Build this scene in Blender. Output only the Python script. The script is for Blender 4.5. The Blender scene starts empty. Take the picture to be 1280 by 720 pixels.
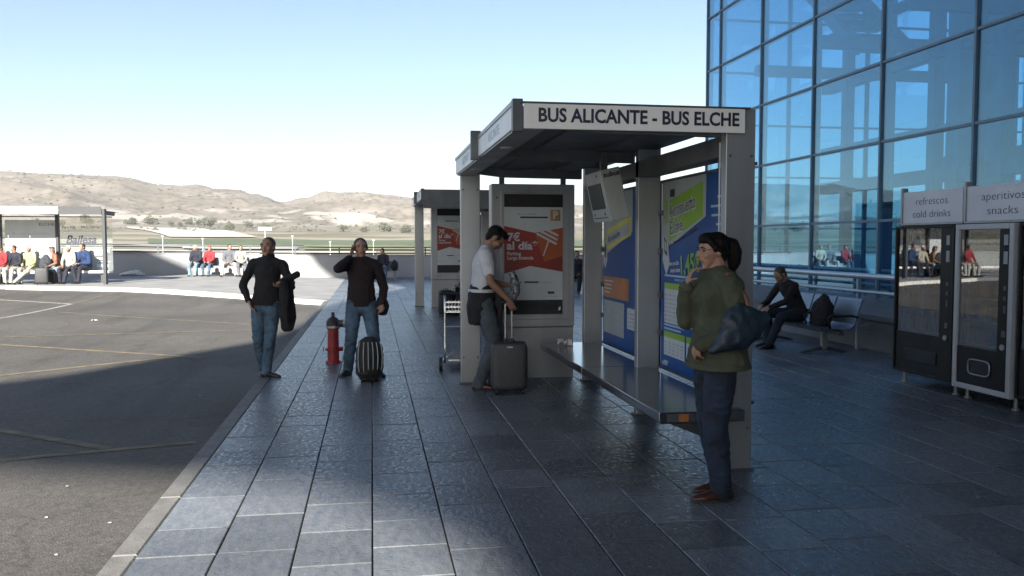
import bpy, bmesh, math, random
import numpy as np
from mathutils import Vector, Matrix, noise, Euler
random.seed(7)
R = math.radians
sc = bpy.context.scene
C = sc.collection

# ------------------------------------------------------------------ camera, light, sky
F_PX = 1050.0
PSI = math.atan(175 / 1050.0)
PIT = math.atan(57 / 1050.0 * math.cos(PSI))
cam_d = bpy.data.cameras.new('camera'); cam = bpy.data.objects.new('camera', cam_d); C.objects.link(cam)
cam_d.sensor_width = 36.0; cam_d.lens = 36.0 * F_PX / 1280.0
cam_d.clip_start = 0.05; cam_d.clip_end = 9000
cam.location = (0, 0, 1.6); cam.rotation_euler = (math.pi / 2 - PIT, 0, -PSI)
sc.camera = cam
sc.render.engine = 'CYCLES'
sc.cycles.max_bounces = 8; sc.cycles.transparent_max_bounces = 12
sc.cycles.use_denoising = True
sc.view_settings.view_transform = 'Standard'; sc.view_settings.look = 'None'
sc.view_settings.exposure = 1.9; sc.view_settings.gamma = 1.0

SUN_EL = R(27.0)
LDIR = Vector((0.262, 0.965, 0)).normalized()          # horizontal travel of the light
sun_d = bpy.data.lights.new('sun', 'SUN'); sun = bpy.data.objects.new('sun', sun_d); C.objects.link(sun)
sun_d.energy = 5.0; sun_d.angle = R(0.55); sun_d.color = (1.0, 0.93, 0.82)
travel = Vector((LDIR.x * math.cos(SUN_EL), LDIR.y * math.cos(SUN_EL), -math.sin(SUN_EL)))
sun.rotation_euler = travel.to_track_quat('-Z', 'Y').to_euler(); sun.location = (-12, -40, 40)
w = bpy.data.worlds.new('World'); sc.world = w; w.use_nodes = True
nt = w.node_tree; bg = nt.nodes['Background']; bg.inputs[1].default_value = 0.050
sky = nt.nodes.new('ShaderNodeTexSky'); sky.sky_type = 'NISHITA'; sky.sun_disc = False
sky.sun_elevation = SUN_EL; sky.sun_rotation = math.atan2(-LDIR.x, -LDIR.y)
sky.air_density = 1.0; sky.dust_density = 1.0; sky.ozone_density = 2.0
nt.links.new(sky.outputs[0], bg.inputs[0])

def G(u, v, Z=0.0):
    """ground point (world metres) of a spot measured in the photograph"""
    F = Vector((math.sin(PSI) * math.cos(PIT), math.cos(PSI) * math.cos(PIT), -math.sin(PIT)))
    Rt = Vector((math.cos(PSI), -math.sin(PSI), 0)); U = Rt.cross(F)
    d = F + Rt * (u - 640) / F_PX - U * (v - 360) / F_PX
    t = (Z - 1.6) / d.z
    return Vector((0, 0, 1.6)) + d * t

# ------------------------------------------------------------------ materials
MAT = {}
def mat(name, col, rough=0.6, metal=0.0, var=0.12, scale=8.0, bump=0.0, bscale=None, col2=None, spec=0.5,
        stretch=None, objrand=0.0, coat=0.0, detail=4):
    if name in MAT: return MAT[name]
    m = bpy.data.materials.new(name); m.use_nodes = True; t = m.node_tree; n = t.nodes; L = t.links
    b = n['Principled BSDF']
    b.inputs['Roughness'].default_value = rough; b.inputs['Metallic'].default_value = metal
    b.inputs['Specular IOR Level'].default_value = spec
    b.inputs['Coat Weight'].default_value = coat
    tc = n.new('ShaderNodeTexCoord'); mp = n.new('ShaderNodeMapping'); L.new(tc.outputs['Object'], mp.inputs[0])
    if stretch: mp.inputs['Scale'].default_value = stretch
    nz = n.new('ShaderNodeTexNoise'); nz.inputs['Scale'].default_value = scale; nz.inputs['Detail'].default_value = detail
    L.new(mp.outputs[0], nz.inputs[0])
    cr = n.new('ShaderNodeValToRGB')
    c2 = col2 if col2 else tuple(max(0, c * (1 - 2 * var)) for c in col)
    c1 = col if col2 else tuple(min(1, c * (1 + var)) for c in col)
    cr.color_ramp.elements[0].position = 0.32; cr.color_ramp.elements[1].position = 0.68
    cr.color_ramp.elements[0].color = (*c2, 1); cr.color_ramp.elements[1].color = (*c1, 1)
    L.new(nz.outputs[0], cr.inputs[0]); out = cr.outputs[0]
    if objrand > 0:
        oi = n.new('ShaderNodeObjectInfo'); gm = n.new('ShaderNodeNewGeometry')
        ad = n.new('ShaderNodeMath'); ad.operation = 'ADD'; L.new(oi.outputs['Random'], ad.inputs[0]); L.new(gm.outputs['Random Per Island'], ad.inputs[1])
        fr = n.new('ShaderNodeMath'); fr.operation = 'FRACT'; L.new(ad.outputs[0], fr.inputs[0])
        mr = n.new('ShaderNodeMapRange'); mr.inputs[3].default_value = 1 - objrand; mr.inputs[4].default_value = 1 + objrand
        L.new(fr.outputs[0], mr.inputs[0])
        hs = n.new('ShaderNodeHueSaturation'); L.new(mr.outputs[0], hs.inputs['Value']); L.new(out, hs.inputs['Color']); out = hs.outputs[0]
    L.new(out, b.inputs['Base Color'])
    if bump > 0:
        nb = n.new('ShaderNodeTexNoise'); nb.inputs['Scale'].default_value = bscale or scale * 4; nb.inputs['Detail'].default_value = 6
        L.new(mp.outputs[0], nb.inputs[0])
        bp = n.new('ShaderNodeBump'); bp.inputs['Strength'].default_value = bump; bp.inputs['Distance'].default_value = 0.02
        L.new(nb.outputs[0], bp.inputs['Height']); L.new(bp.outputs[0], b.inputs['Normal'])
    MAT[name] = m
    return m

def paver_material():
    m = bpy.data.materials.new('slate_paver'); m.use_nodes = True; t = m.node_tree; n = t.nodes; L = t.links
    b = n['Principled BSDF']; b.inputs['Specular IOR Level'].default_value = .42
    geo = n.new('ShaderNodeNewGeometry'); oi = n.new('ShaderNodeObjectInfo')
    def nz(scale, det, vec, st=None):
        x = n.new('ShaderNodeTexNoise'); x.inputs['Scale'].default_value = scale; x.inputs['Detail'].default_value = det
        if st:
            mp = n.new('ShaderNodeMapping'); mp.inputs['Scale'].default_value = st; L.new(vec, mp.inputs[0]); vec = mp.outputs[0]
        L.new(vec, x.inputs[0]); return x.outputs[0]
    P = geo.outputs['Position']
    big = nz(0.5, 5, P); mid = nz(9, 8, P, (2.2, .8, 1)); fine = nz(60, 8, P, (2.2, 1, 1)); cleft = nz(22, 12, P, (1.5, .9, 1))
    cr = n.new('ShaderNodeValToRGB'); L.new(mid, cr.inputs[0])
    cr.color_ramp.elements[0].position = .3; cr.color_ramp.elements[1].position = .7
    cr.color_ramp.elements[0].color = (.098, .108, .126, 1); cr.color_ramp.elements[1].color = (.15, .16, .176, 1)
    ad = n.new('ShaderNodeMath'); L.new(oi.outputs['Random'], ad.inputs[0]); L.new(geo.outputs['Random Per Island'], ad.inputs[1])
    fr = n.new('ShaderNodeMath'); fr.operation = 'FRACT'; L.new(ad.outputs[0], fr.inputs[0])
    mr = n.new('ShaderNodeMapRange'); mr.inputs[3].default_value = .70; mr.inputs[4].default_value = 1.22; L.new(fr.outputs[0], mr.inputs[0])
    dirt = n.new('ShaderNodeMapRange'); dirt.inputs[1].default_value = .35; dirt.inputs[2].default_value = .62; dirt.inputs[3].default_value = .84; dirt.inputs[4].default_value = 1.08
    L.new(big, dirt.inputs[0])
    mu = n.new('ShaderNodeMath'); mu.operation = 'MULTIPLY'; L.new(mr.outputs[0], mu.inputs[0]); L.new(dirt.outputs[0], mu.inputs[1])
    hs = n.new('ShaderNodeHueSaturation'); L.new(mu.outputs[0], hs.inputs['Value']); L.new(cr.outputs[0], hs.inputs['Color'])
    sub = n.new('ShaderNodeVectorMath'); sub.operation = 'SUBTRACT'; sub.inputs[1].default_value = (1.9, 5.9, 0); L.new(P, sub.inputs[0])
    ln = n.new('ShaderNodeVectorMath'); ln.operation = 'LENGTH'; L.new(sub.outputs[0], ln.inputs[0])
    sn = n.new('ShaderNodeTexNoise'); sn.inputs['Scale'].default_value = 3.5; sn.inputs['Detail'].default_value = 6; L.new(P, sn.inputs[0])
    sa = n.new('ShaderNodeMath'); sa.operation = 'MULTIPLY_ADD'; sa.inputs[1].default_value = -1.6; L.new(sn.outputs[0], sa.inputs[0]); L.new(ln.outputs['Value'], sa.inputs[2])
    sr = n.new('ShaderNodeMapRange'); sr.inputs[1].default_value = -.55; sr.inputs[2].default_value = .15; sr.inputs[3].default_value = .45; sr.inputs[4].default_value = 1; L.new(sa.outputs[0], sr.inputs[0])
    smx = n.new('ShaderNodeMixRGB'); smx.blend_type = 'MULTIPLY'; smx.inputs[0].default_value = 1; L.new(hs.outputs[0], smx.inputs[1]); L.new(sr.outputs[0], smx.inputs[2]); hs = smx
    # spots of spilt drinks and gum
    vo = n.new('ShaderNodeTexVoronoi'); vo.inputs['Scale'].default_value = 1.9; L.new(P, vo.inputs[0])
    sp = n.new('ShaderNodeMapRange'); sp.inputs[1].default_value = .02; sp.inputs[2].default_value = .06; sp.inputs[3].default_value = .55; sp.inputs[4].default_value = 1
    L.new(vo.outputs['Distance'], sp.inputs[0])
    mx = n.new('ShaderNodeMixRGB'); mx.blend_type = 'MULTIPLY'; mx.inputs[0].default_value = 1; L.new(hs.outputs[0], mx.inputs[1]); L.new(sp.outputs[0], mx.inputs[2])
    L.new(mx.outputs[0], b.inputs['Base Color'])
    rr = n.new('ShaderNodeMapRange'); rr.inputs[1].default_value = .35; rr.inputs[2].default_value = .65; rr.inputs[3].default_value = .22; rr.inputs[4].default_value = .50
    L.new(cleft, rr.inputs[0]); L.new(rr.outputs[0], b.inputs['Roughness'])
    b1 = n.new('ShaderNodeBump'); b1.inputs['Strength'].default_value = .6; b1.inputs['Distance'].default_value = .008; L.new(cleft, b1.inputs['Height'])
    pv = n.new('ShaderNodeTexVoronoi'); pv.inputs['Scale'].default_value = 13; pmp = n.new('ShaderNodeMapping'); pmp.inputs['Scale'].default_value = (1, 1.8, 1); L.new(P, pmp.inputs[0])
    wob = n.new('ShaderNodeMixRGB'); wob.blend_type = 'ADD'; wob.inputs[0].default_value = .12; wn = n.new('ShaderNodeTexNoise'); wn.inputs['Scale'].default_value = 14; L.new(P, wn.inputs[0]); L.new(pmp.outputs[0], wob.inputs[1]); L.new(wn.outputs['Color'], wob.inputs[2]); L.new(wob.outputs[0], pv.inputs[0])
    pr_ = n.new('ShaderNodeMapRange'); pr_.inputs[1].default_value = .0; pr_.inputs[2].default_value = .30; L.new(pv.outputs['Distance'], pr_.inputs[0])
    b3 = n.new('ShaderNodeBump'); b3.inputs['Strength'].default_value = .4; b3.inputs['Distance'].default_value = .007; L.new(pr_.outputs[0], b3.inputs['Height']); L.new(b3.outputs[0], b1.inputs['Normal'])
    b2 = n.new('ShaderNodeBump'); b2.inputs['Strength'].default_value = .35; b2.inputs['Distance'].default_value = .004; L.new(fine, b2.inputs['Height']); L.new(b1.outputs[0], b2.inputs['Normal'])
    L.new(b2.outputs[0], b.inputs['Normal'])
    return m

def asphalt_material():
    m = bpy.data.materials.new('worn_asphalt'); m.use_nodes = True; t = m.node_tree; n = t.nodes; L = t.links
    b = n['Principled BSDF']; b.inputs['Roughness'].default_value = .8
    geo = n.new('ShaderNodeNewGeometry'); P = geo.outputs['Position']
    a = n.new('ShaderNodeTexNoise'); a.inputs['Scale'].default_value = .35; a.inputs['Detail'].default_value = 6; L.new(P, a.inputs[0])
    c = n.new('ShaderNodeTexVoronoi'); c.inputs['Scale'].default_value = 70; L.new(P, c.inputs[0])
    d = n.new('ShaderNodeTexNoise'); d.inputs['Scale'].default_value = 30; d.inputs['Detail'].default_value = 8; L.new(P, d.inputs[0])
    cr = n.new('ShaderNodeValToRGB'); L.new(a.outputs[0], cr.inputs[0])
    cr.color_ramp.elements[0].position = .3; cr.color_ramp.elements[0].color = (.056, .053, .049, 1)
    cr.color_ramp.elements[1].position = .7; cr.color_ramp.elements[1].color = (.094, .087, .08, 1)
    mr = n.new('ShaderNodeMapRange'); mr.inputs[1].default_value = .3; mr.inputs[2].default_value = .7; mr.inputs[3].default_value = .7; mr.inputs[4].default_value = 1.35; L.new(d.outputs[0], mr.inputs[0])
    mx = n.new('ShaderNodeMixRGB'); mx.blend_type = 'MULTIPLY'; mx.inputs[0].default_value = 1; L.new(cr.outputs[0], mx.inputs[1]); L.new(mr.outputs[0], mx.inputs[2])
    ck = n.new('ShaderNodeTexVoronoi'); ck.feature = 'DISTANCE_TO_EDGE'; ck.inputs['Scale'].default_value = .42
    wv = n.new('ShaderNodeTexNoise'); wv.inputs['Scale'].default_value = 2.2; wv.inputs['Detail'].default_value = 7; L.new(P, wv.inputs[0])
    wm = n.new('ShaderNodeMixRGB'); wm.blend_type = 'ADD'; wm.inputs[0].default_value = .5; L.new(P, wm.inputs[1]); L.new(wv.outputs['Color'], wm.inputs[2]); L.new(wm.outputs[0], ck.inputs[0])
    cm = n.new('ShaderNodeMapRange'); cm.inputs[1].default_value = .002; cm.inputs[2].default_value = .012; cm.inputs[3].default_value = .75; cm.inputs[4].default_value = 1; L.new(ck.outputs['Distance'], cm.inputs[0])
    st = n.new('ShaderNodeTexNoise'); st.inputs['Scale'].default_value = .9; st.inputs['Detail'].default_value = 5; sm_ = n.new('ShaderNodeMapping'); sm_.inputs['Scale'].default_value = (1.6, .35, 1); sm_.inputs['Rotation'].default_value = (0, 0, .5); L.new(P, sm_.inputs[0]); L.new(sm_.outputs[0], st.inputs[0])
    sg = n.new('ShaderNodeMapRange'); sg.inputs[1].default_value = .52; sg.inputs[2].default_value = .68; sg.inputs[3].default_value = 1; sg.inputs[4].default_value = .72; L.new(st.outputs[0], sg.inputs[0])
    mz = n.new('ShaderNodeMath'); mz.operation = 'MULTIPLY'; L.new(cm.outputs[0], mz.inputs[0]); L.new(sg.outputs[0], mz.inputs[1])
    mq = n.new('ShaderNodeMixRGB'); mq.blend_type = 'MULTIPLY'; mq.inputs[0].default_value = 1; L.new(mx.outputs[0], mq.inputs[1]); L.new(mz.outputs[0], mq.inputs[2]); mx = mq
    # pale stone chips
    v2 = n.new('ShaderNodeTexVoronoi'); v2.inputs['Scale'].default_value = 11; v2.inputs['Randomness'].default_value = 1; L.new(P, v2.inputs[0])
    lt = n.new('ShaderNodeMath'); lt.operation = 'LESS_THAN'; lt.inputs[1].default_value = .05; L.new(v2.outputs['Distance'], lt.inputs[0])
    m2 = n.new('ShaderNodeMixRGB'); m2.inputs[2].default_value = (.22, .22, .215, 1); L.new(lt.outputs[0], m2.inputs[0]); L.new(mx.outputs[0], m2.inputs[1])
    L.new(m2.outputs[0], b.inputs['Base Color'])
    bp = n.new('ShaderNodeBump'); bp.inputs['Strength'].default_value = .6; bp.inputs['Distance'].default_value = .006; L.new(c.outputs['Distance'], bp.inputs['Height']); L.new(bp.outputs[0], b.inputs['Normal'])
    return m

def glass_material(name, tint, rough=0.0, ior=1.45, boost=1.0, dirty=0.0):
    m = bpy.data.materials.new(name); m.use_nodes = True; t = m.node_tree; n = t.nodes; L = t.links
    n.remove(n['Principled BSDF']); out = n['Material Output']
    tr = n.new('ShaderNodeBsdfTransparent'); tr.inputs[0].default_value = (*tint, 1)
    gl = n.new('ShaderNodeBsdfGlossy'); gl.inputs['Roughness'].default_value = rough
    lw = n.new('ShaderNodeLayerWeight'); pw = n.new('ShaderNodeMath'); pw.operation = 'POWER'; pw.inputs[1].default_value = 3.6; L.new(lw.outputs['Facing'], pw.inputs[0]); lw.inputs[0].default_value = .5
    fr = n.new('ShaderNodeMath'); fr.operation = 'MULTIPLY_ADD'; f0 = ((ior - 1) / (ior + 1)) ** 2; fr.inputs[1].default_value = .9; fr.inputs[2].default_value = f0; L.new(pw.outputs[0], fr.inputs[0])
    mu = n.new('ShaderNodeMath'); mu.operation = 'MULTIPLY'; mu.inputs[1].default_value = boost; mu.use_clamp = True; L.new(fr.outputs[0], mu.inputs[0])
    tcn = n.new('ShaderNodeTexCoord'); nzz = n.new('ShaderNodeTexNoise'); nzz.inputs['Scale'].default_value = .6; L.new(tcn.outputs['Object'], nzz.inputs[0])
    bp = n.new('ShaderNodeBump'); bp.inputs['Strength'].default_value = .04; bp.inputs['Distance'].default_value = .02; L.new(nzz.outputs[0], bp.inputs['Height']); L.new(bp.outputs[0], gl.inputs['Normal'])
    mx = n.new('ShaderNodeMixShader'); L.new(mu.outputs[0], mx.inputs[0]); L.new(tr.outputs[0], mx.inputs[1]); L.new(gl.outputs[0], mx.inputs[2])
    fin = mx.outputs[0]
    if dirty > 0:
        df = n.new('ShaderNodeBsdfDiffuse'); df.inputs[0].default_value = (.5, .52, .52, 1)
        m3 = n.new('ShaderNodeMixShader'); m3.inputs[0].default_value = dirty; L.new(fin, m3.inputs[1]); L.new(df.outputs[0], m3.inputs[2]); fin = m3.outputs[0]
    L.new(fin, out.inputs[0]); MAT[name] = m
    return m

M_PAVER = paver_material(); M_ASPH = asphalt_material()
M_STEEL = mat('brushed_steel', (.28, .30, .325), .42, .6, .10, 3, .05, 60, stretch=(1, 1, .12))
M_STEEL2 = mat('dark_painted_steel', (.085, .095, .11), .45, .4, .12, 5, .04, 60)
M_SOFFIT = mat('soffit_steel', (.09, .10, .12), .5, .3, .15, 2.5, .03, 40)
M_POLISH = mat('polished_steel', (.22, .24, .27), .16, .9, .06, 3, .015, 5)
M_WHITEP = mat('white_panel', (.5, .51, .52), .45, 0, .05, 3)
M_CREAM = mat('fascia_panel', (.74, .77, .80), .5, 0, .05, 3)
M_NAVYINK = mat('navy_ink', (.012, .016, .045), .5, 0, .1)
M_GREYINK = mat('grey_ink', (.33, .38, .42), .6, 0, .1)
M_WHITEINK = mat('white_ink', (.75, .77, .78), .55, 0, .04)
M_BLACK = mat('black_plastic', (.008, .009, .012), .5, 0, .2, 20, spec=.3)
M_BLACKG = mat('black_gloss', (.006, .007, .010), .15, 0, .2, 5)
M_CONC = mat('pale_concrete', (.235, .235, .235), .85, 0, .10, 1.2, .25, 30)
M_CONCW = mat('wall_concrete', (.27, .275, .285), .85, 0, .07, .8, .2, 25)
M_PLINTH = mat('plinth_concrete', (.17, .185, .205), .8, 0, .10, 1.5, .2, 25)
M_KERB = mat('kerb_stone', (.15, .148, .145), .7, 0, .14, 6, .3, 60, objrand=.12)
M_KERBW = mat('white_painted_kerb', (.62, .61, .59), .7, 0, .08, 4, .15, 40)
M_JOINT = mat('joint_mortar', (.035, .035, .04), .9, 0, .2, 20)

# ------------------------------------------------------------------ object helpers
def props(o, label=None, cat=None, group=None, kind=None):
    if label: o['label'] = label
    if cat: o['category'] = cat
    if group: o['group'] = group
    if kind: o['kind'] = kind
    return o

def empty(name, loc=(0, 0, 0), rz=0.0, label=None, cat=None, group=None, scale=None):
    o = bpy.data.objects.new(name, None); C.objects.link(o); o.location = loc; o.rotation_euler = (0, 0, rz)
    o.empty_display_size = .2
    if scale: o.scale = scale
    return props(o, label, cat, group)

def link(name, me, parent=None, mats=None, smooth=False, **kw):
    o = bpy.data.objects.new(name, me); C.objects.link(o)
    if parent is not None: o.parent = parent
    if mats is not None:
        for m in (mats if isinstance(mats, (list, tuple)) else [mats]): me.materials.append(m)
    if smooth:
        me.polygons.foreach_set('use_smooth', [True] * len(me.polygons))
    return props(o, **kw)

def copy_tree(o, parent=None):
    c = o.copy(); C.objects.link(c)
    if parent is not None: c.parent = parent
    for ch in [x for x in list(o.children)]:
        copy_tree(ch, c)
    return c

class MB:
    def __init__(s): s.bm = bmesh.new(); s.mi = 0
    def face(s, vs):
        try:
            f = s.bm.faces.new(vs); f.material_index = s.mi; return f
        except ValueError: return None
    def box(s, a, b, M=None):
        x0, y0, z0 = a; x1, y1, z1 = b
        v = [Vector(p) for p in ((x0, y0, z0), (x1, y0, z0), (x1, y1, z0), (x0, y1, z0), (x0, y0, z1), (x1, y0, z1), (x1, y1, z1), (x0, y1, z1))]
        if M: v = [M @ p for p in v]
        v = [s.bm.verts.new(p) for p in v]
        for q in ((0, 3, 2, 1), (4, 5, 6, 7), (0, 1, 5, 4), (1, 2, 6, 5), (2, 3, 7, 6), (3, 0, 4, 7)): s.face([v[i] for i in q])
        return s
    def prism(s, poly, axis, a, b, M=None):
        def P(p, q, t): return {'x': (t, p, q), 'y': (p, t, q), 'z': (p, q, t)}[axis]
        A = [Vector(P(p, q, a)) for p, q in poly]; B = [Vector(P(p, q, b)) for p, q in poly]
        if M: A = [M @ p for p in A]; B = [M @ p for p in B]
        A = [s.bm.verts.new(p) for p in A]; B = [s.bm.verts.new(p) for p in B]
        s.face(A[::-1]); s.face(B); k = len(A)
        for i in range(k): s.face([A[i], A[(i + 1) % k], B[(i + 1) % k], B[i]])
        return s
    def quad(s, pts):
        s.face([s.bm.verts.new(Vector(p)) for p in pts]); return s
    def loft(s, pts, rad, n=10, side=None, cap=True, roundcap=False):
        """rings round a path; rad entries r or (ra, rb); side = direction of ra"""
        pts = [Vector(p) for p in pts]; rad = [r if isinstance(r, (tuple, list)) else (r, r) for r in rad]
        if roundcap:
            d0 = (pts[0] - pts[1]).normalized(); d1 = (pts[-1] - pts[-2]).normalized()
            P0, R0, P1, R1 = [], [], [], []
            for k in (80, 55, 28):
                c, q = math.sin(R(k)), math.cos(R(k)); P0.append(pts[0] + d0 * min(rad[0]) * c); R0.append((rad[0][0] * q, rad[0][1] * q))
                P1.append(pts[-1] + d1 * min(rad[-1]) * c); R1.append((rad[-1][0] * q, rad[-1][1] * q))
            pts = P0 + pts + P1[::-1]; rad = R0 + rad + R1[::-1]
        rings = []; ref = Vector(side) if side else None
        for i, p in enumerate(pts):
            a = pts[max(0, i - 1)]; b = pts[min(len(pts) - 1, i + 1)]
            d = (b - a)
            d = d.normalized() if d.length > 1e-9 else Vector((0, 0, 1))
            if ref is None:
                ref = Vector((1, 0, 0)) if abs(d.x) < .8 else Vector((0, 1, 0))
            x = (ref - d * ref.dot(d))
            if x.length < 1e-4: x = d.orthogonal()
            x.normalize(); y = d.cross(x)
            if not side: ref = x
            rings.append([s.bm.verts.new(p + x * rad[i][0] * math.cos(2 * math.pi * k / n) + y * rad[i][1] * math.sin(2 * math.pi * k / n)) for k in range(n)])
        for i in range(len(rings) - 1):
            for k in range(n): s.face([rings[i][k], rings[i][(k + 1) % n], rings[i + 1][(k + 1) % n], rings[i + 1][k]])
        if cap: s.face(rings[0][::-1]); s.face(rings[-1])
        return s
    def cyl(s, a, b, r, n=12): return s.loft([a, b], [r, r], n)
    def ell(s, c, r, M=None, nu=12, nv=8):
        c = Vector(c); M = M or Matrix.Identity(3)
        top = s.bm.verts.new(c + M @ Vector((0, 0, r[2]))); bot = s.bm.verts.new(c + M @ Vector((0, 0, -r[2]))); rows = []
        for j in range(1, nv):
            th = math.pi * j / nv
            rows.append([s.bm.verts.new(c + M @ Vector((r[0] * math.sin(th) * math.cos(2 * math.pi * i / nu), r[1] * math.sin(th) * math.sin(2 * math.pi * i / nu), r[2] * math.cos(th)))) for i in range(nu)])
        for i in range(nu):
            s.face([top, rows[0][i], rows[0][(i + 1) % nu]]); s.face([bot, rows[-1][(i + 1) % nu], rows[-1][i]])
            for j in range(len(rows) - 1): s.face([rows[j][i], rows[j + 1][i], rows[j + 1][(i + 1) % nu], rows[j][(i + 1) % nu]])
        return s
    def mesh(s, name='m'):
        me = bpy.data.meshes.new(name); s.bm.normal_update(); s.bm.to_mesh(me); s.bm.free(); return me
    def build(s, name, mats, parent=None, bevel=0.0, smooth=False, **kw):
        bmesh.ops.recalc_face_normals(s.bm, faces=s.bm.faces)
        o = link(name, s.mesh(name), parent, mats, smooth, **kw)
        if bevel > 0:
            b = o.modifiers.new('b', 'BEVEL'); b.width = bevel; b.segments = 2; b.limit_method = 'ANGLE'; b.angle_limit = R(40)
        return o

def bake(o, *mods):
    """apply remesh / smooth modifiers given as (type, settings) and return the object with a plain mesh"""
    for ty, st in mods:
        m = o.modifiers.new('m', ty)
        for k, v in st.items(): setattr(m, k, v)
    dg = bpy.context.evaluated_depsgraph_get(); dg.update()
    me = bpy.data.meshes.new_from_object(o.evaluated_get(dg))
    o.modifiers.clear(); old = o.data; o.data = me; bpy.data.meshes.remove(old)
    return o

def organic(mb, name, mats, parent, vox=.011, it=6, fold=0.0, fscale=9.0, fz=1.0, seed=0.0, sm=.5):
    o = link(name, mb.mesh(name), parent, mats)
    bake(o, ('REMESH', dict(mode='VOXEL', voxel_size=vox, use_smooth_shade=True)), ('SMOOTH', dict(factor=sm, iterations=it)))
    me = o.data
    if fold > 0:
        n = len(me.vertices); co = np.empty(n * 3); me.vertices.foreach_get('co', co); nr = np.empty(n * 3); me.vertex_normals.foreach_get('vector', nr)
        co = co.reshape(-1, 3); nr = nr.reshape(-1, 3); d = np.empty(n)
        for i in range(n):
            p = co[i]; q = Vector((p[0] * fscale + seed, p[1] * fscale, p[2] * fscale * fz))
            d[i] = (1 - abs(noise.noise(q)) * 2) * .6 + noise.noise(q * 2.3) * .5
        co = co + nr * d[:, None] * fold; me.vertices.foreach_set('co', co.ravel()); me.update()
    me.polygons.foreach_set('use_smooth', [True] * len(me.polygons))
    return o

def text(s, size, m, parent, M, name='lettering', align='CENTER', bold=0.0, width=None, depth=0.0005, shear=0.0):
    cu = bpy.data.curves.new('t', 'FONT'); cu.body = s; cu.size = size; cu.align_x = align; cu.align_y = 'CENTER'
    cu.offset = bold; cu.extrude = depth; cu.resolution_u = 3; cu.shear = shear
    o = bpy.data.objects.new('t', cu); C.objects.link(o)
    dg = bpy.context.evaluated_depsgraph_get(); dg.update(); me = bpy.data.meshes.new_from_object(o.evaluated_get(dg))
    bpy.data.objects.remove(o)
    if width:
        xs = [v.co.x for v in me.vertices]; wd = max(xs) - min(xs); k = width / wd
        for v in me.vertices: v.co.x *= k
    me.transform(M); me.materials.clear()
    return link(name, me, parent, m)

def frame_negx(x, y, z):   # text plane facing -X, reading toward -Y ... (right of reader = -Y when looking +X)
    return Matrix.Translation((x, y, z)) @ Matrix(((0, 0, -1, 0), (-1, 0, 0, 0), (0, 1, 0, 0), (0, 0, 0, 1)))
def frame_negy(x, y, z):   # text plane facing -Y, reading toward +X
    return Matrix.Translation((x, y, z)) @ Matrix(((1, 0, 0, 0), (0, 0, -1, 0), (0, 1, 0, 0), (0, 0, 0, 1)))

def ss(t):
    t = max(0.0, min(1.0, t)); return t * t * (3 - 2 * t)
def gz(x, y):              # the site rises gently toward the far left platform
    return .2 * ss((-1.0 - x) / 7.0) * ss((y - 21) / 7.0)

# ------------------------------------------------------------------ terrain and hills
SKY_U = [(-2600, 262), (-900, 240), (-300, 224), (0, 219), (50, 222), (100, 223), (150, 225), (180, 231), (200, 234), (250, 237), (300, 243), (320, 248),
         (340, 253), (356, 257), (380, 251), (400, 246), (430, 243), (460, 245), (500, 249), (520, 251), (560, 255), (620, 258), (720, 262), (800, 267), (900, 272), (1300, 285), (3000, 292)]
TAB = []
for u, v in SKY_U:
    TAB.append((math.atan((u - 640) / F_PX) + PSI, (303.8 - v) / math.hypot(F_PX, u - 640)))
TA = np.array([a for a, _ in TAB]); TV = np.array([b for _, b in TAB])
def terr(x, y):
    r = math.hypot(x, y); a = math.atan2(x, y)
    t = float(np.interp(a, TA, TV)) if -1.9 < a < 1.6 else .012
    if a < -1.25: t *= max(0.3, 1 - (-1.25 - a))
    base = float(np.interp(r, [0, 44, 60, 150, 250, 350, 450, 650, 3500], [-.6, -.6, -1.2, -1.5, -.4, 3.0, 7.5, 13, 13]))
    p = Vector((x * .004, y * .004, 3.1))
    rr = 1010 + 120 * noise.noise(Vector((a * 3, 1.7, 0)))
    top = t * rr + 1.6
    k = ss((r - 520) / (rr - 520)) if r < rr else 1 - .5 * ss((r - rr) / 900)
    z = base + (top - base) * k if r < rr else top * k
    amp = ss((r - 480) / 250) * (1 - ss((r - rr + 160) / 160)) * 1.0
    if amp > 0 and t > 0.02:
        rid = 1 - abs(noise.noise(Vector((x * .009, y * .009, 0)))) * 2.2
        rid2 = 1 - abs(noise.noise(Vector((x * .022, y * .022, 5)))) * 2.2
        z += amp * (rid * 8 - 5 + rid2 * 2.6 + 2.0 * noise.noise(Vector((x * .06, y * .06, 2))))
    if 60 < r < 900: z += .5 * noise.noise(p * 6) * ss((r - 120) / 200)
    if r > rr - 160 and t > .02: z += .6 * noise.noise(Vector((x * .03, y * .03, 9)))
    return z
def on_terrain(u, v):
    F = Vector((math.sin(PSI) * math.cos(PIT), math.cos(PSI) * math.cos(PIT), -math.sin(PIT)))
    Rt = Vector((math.cos(PSI), -math.sin(PSI), 0)); U = Rt.cross(F)
    d = F + Rt * (u - 640) / F_PX - U * (v - 360) / F_PX; t = 70.0
    while t < 1500:
        p = d * t
        if 1.6 + p.z < terr(p.x, p.y): break
        t += 3
    return Vector((d.x * t, d.y * t, terr(d.x * t, d.y * t)))

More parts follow.
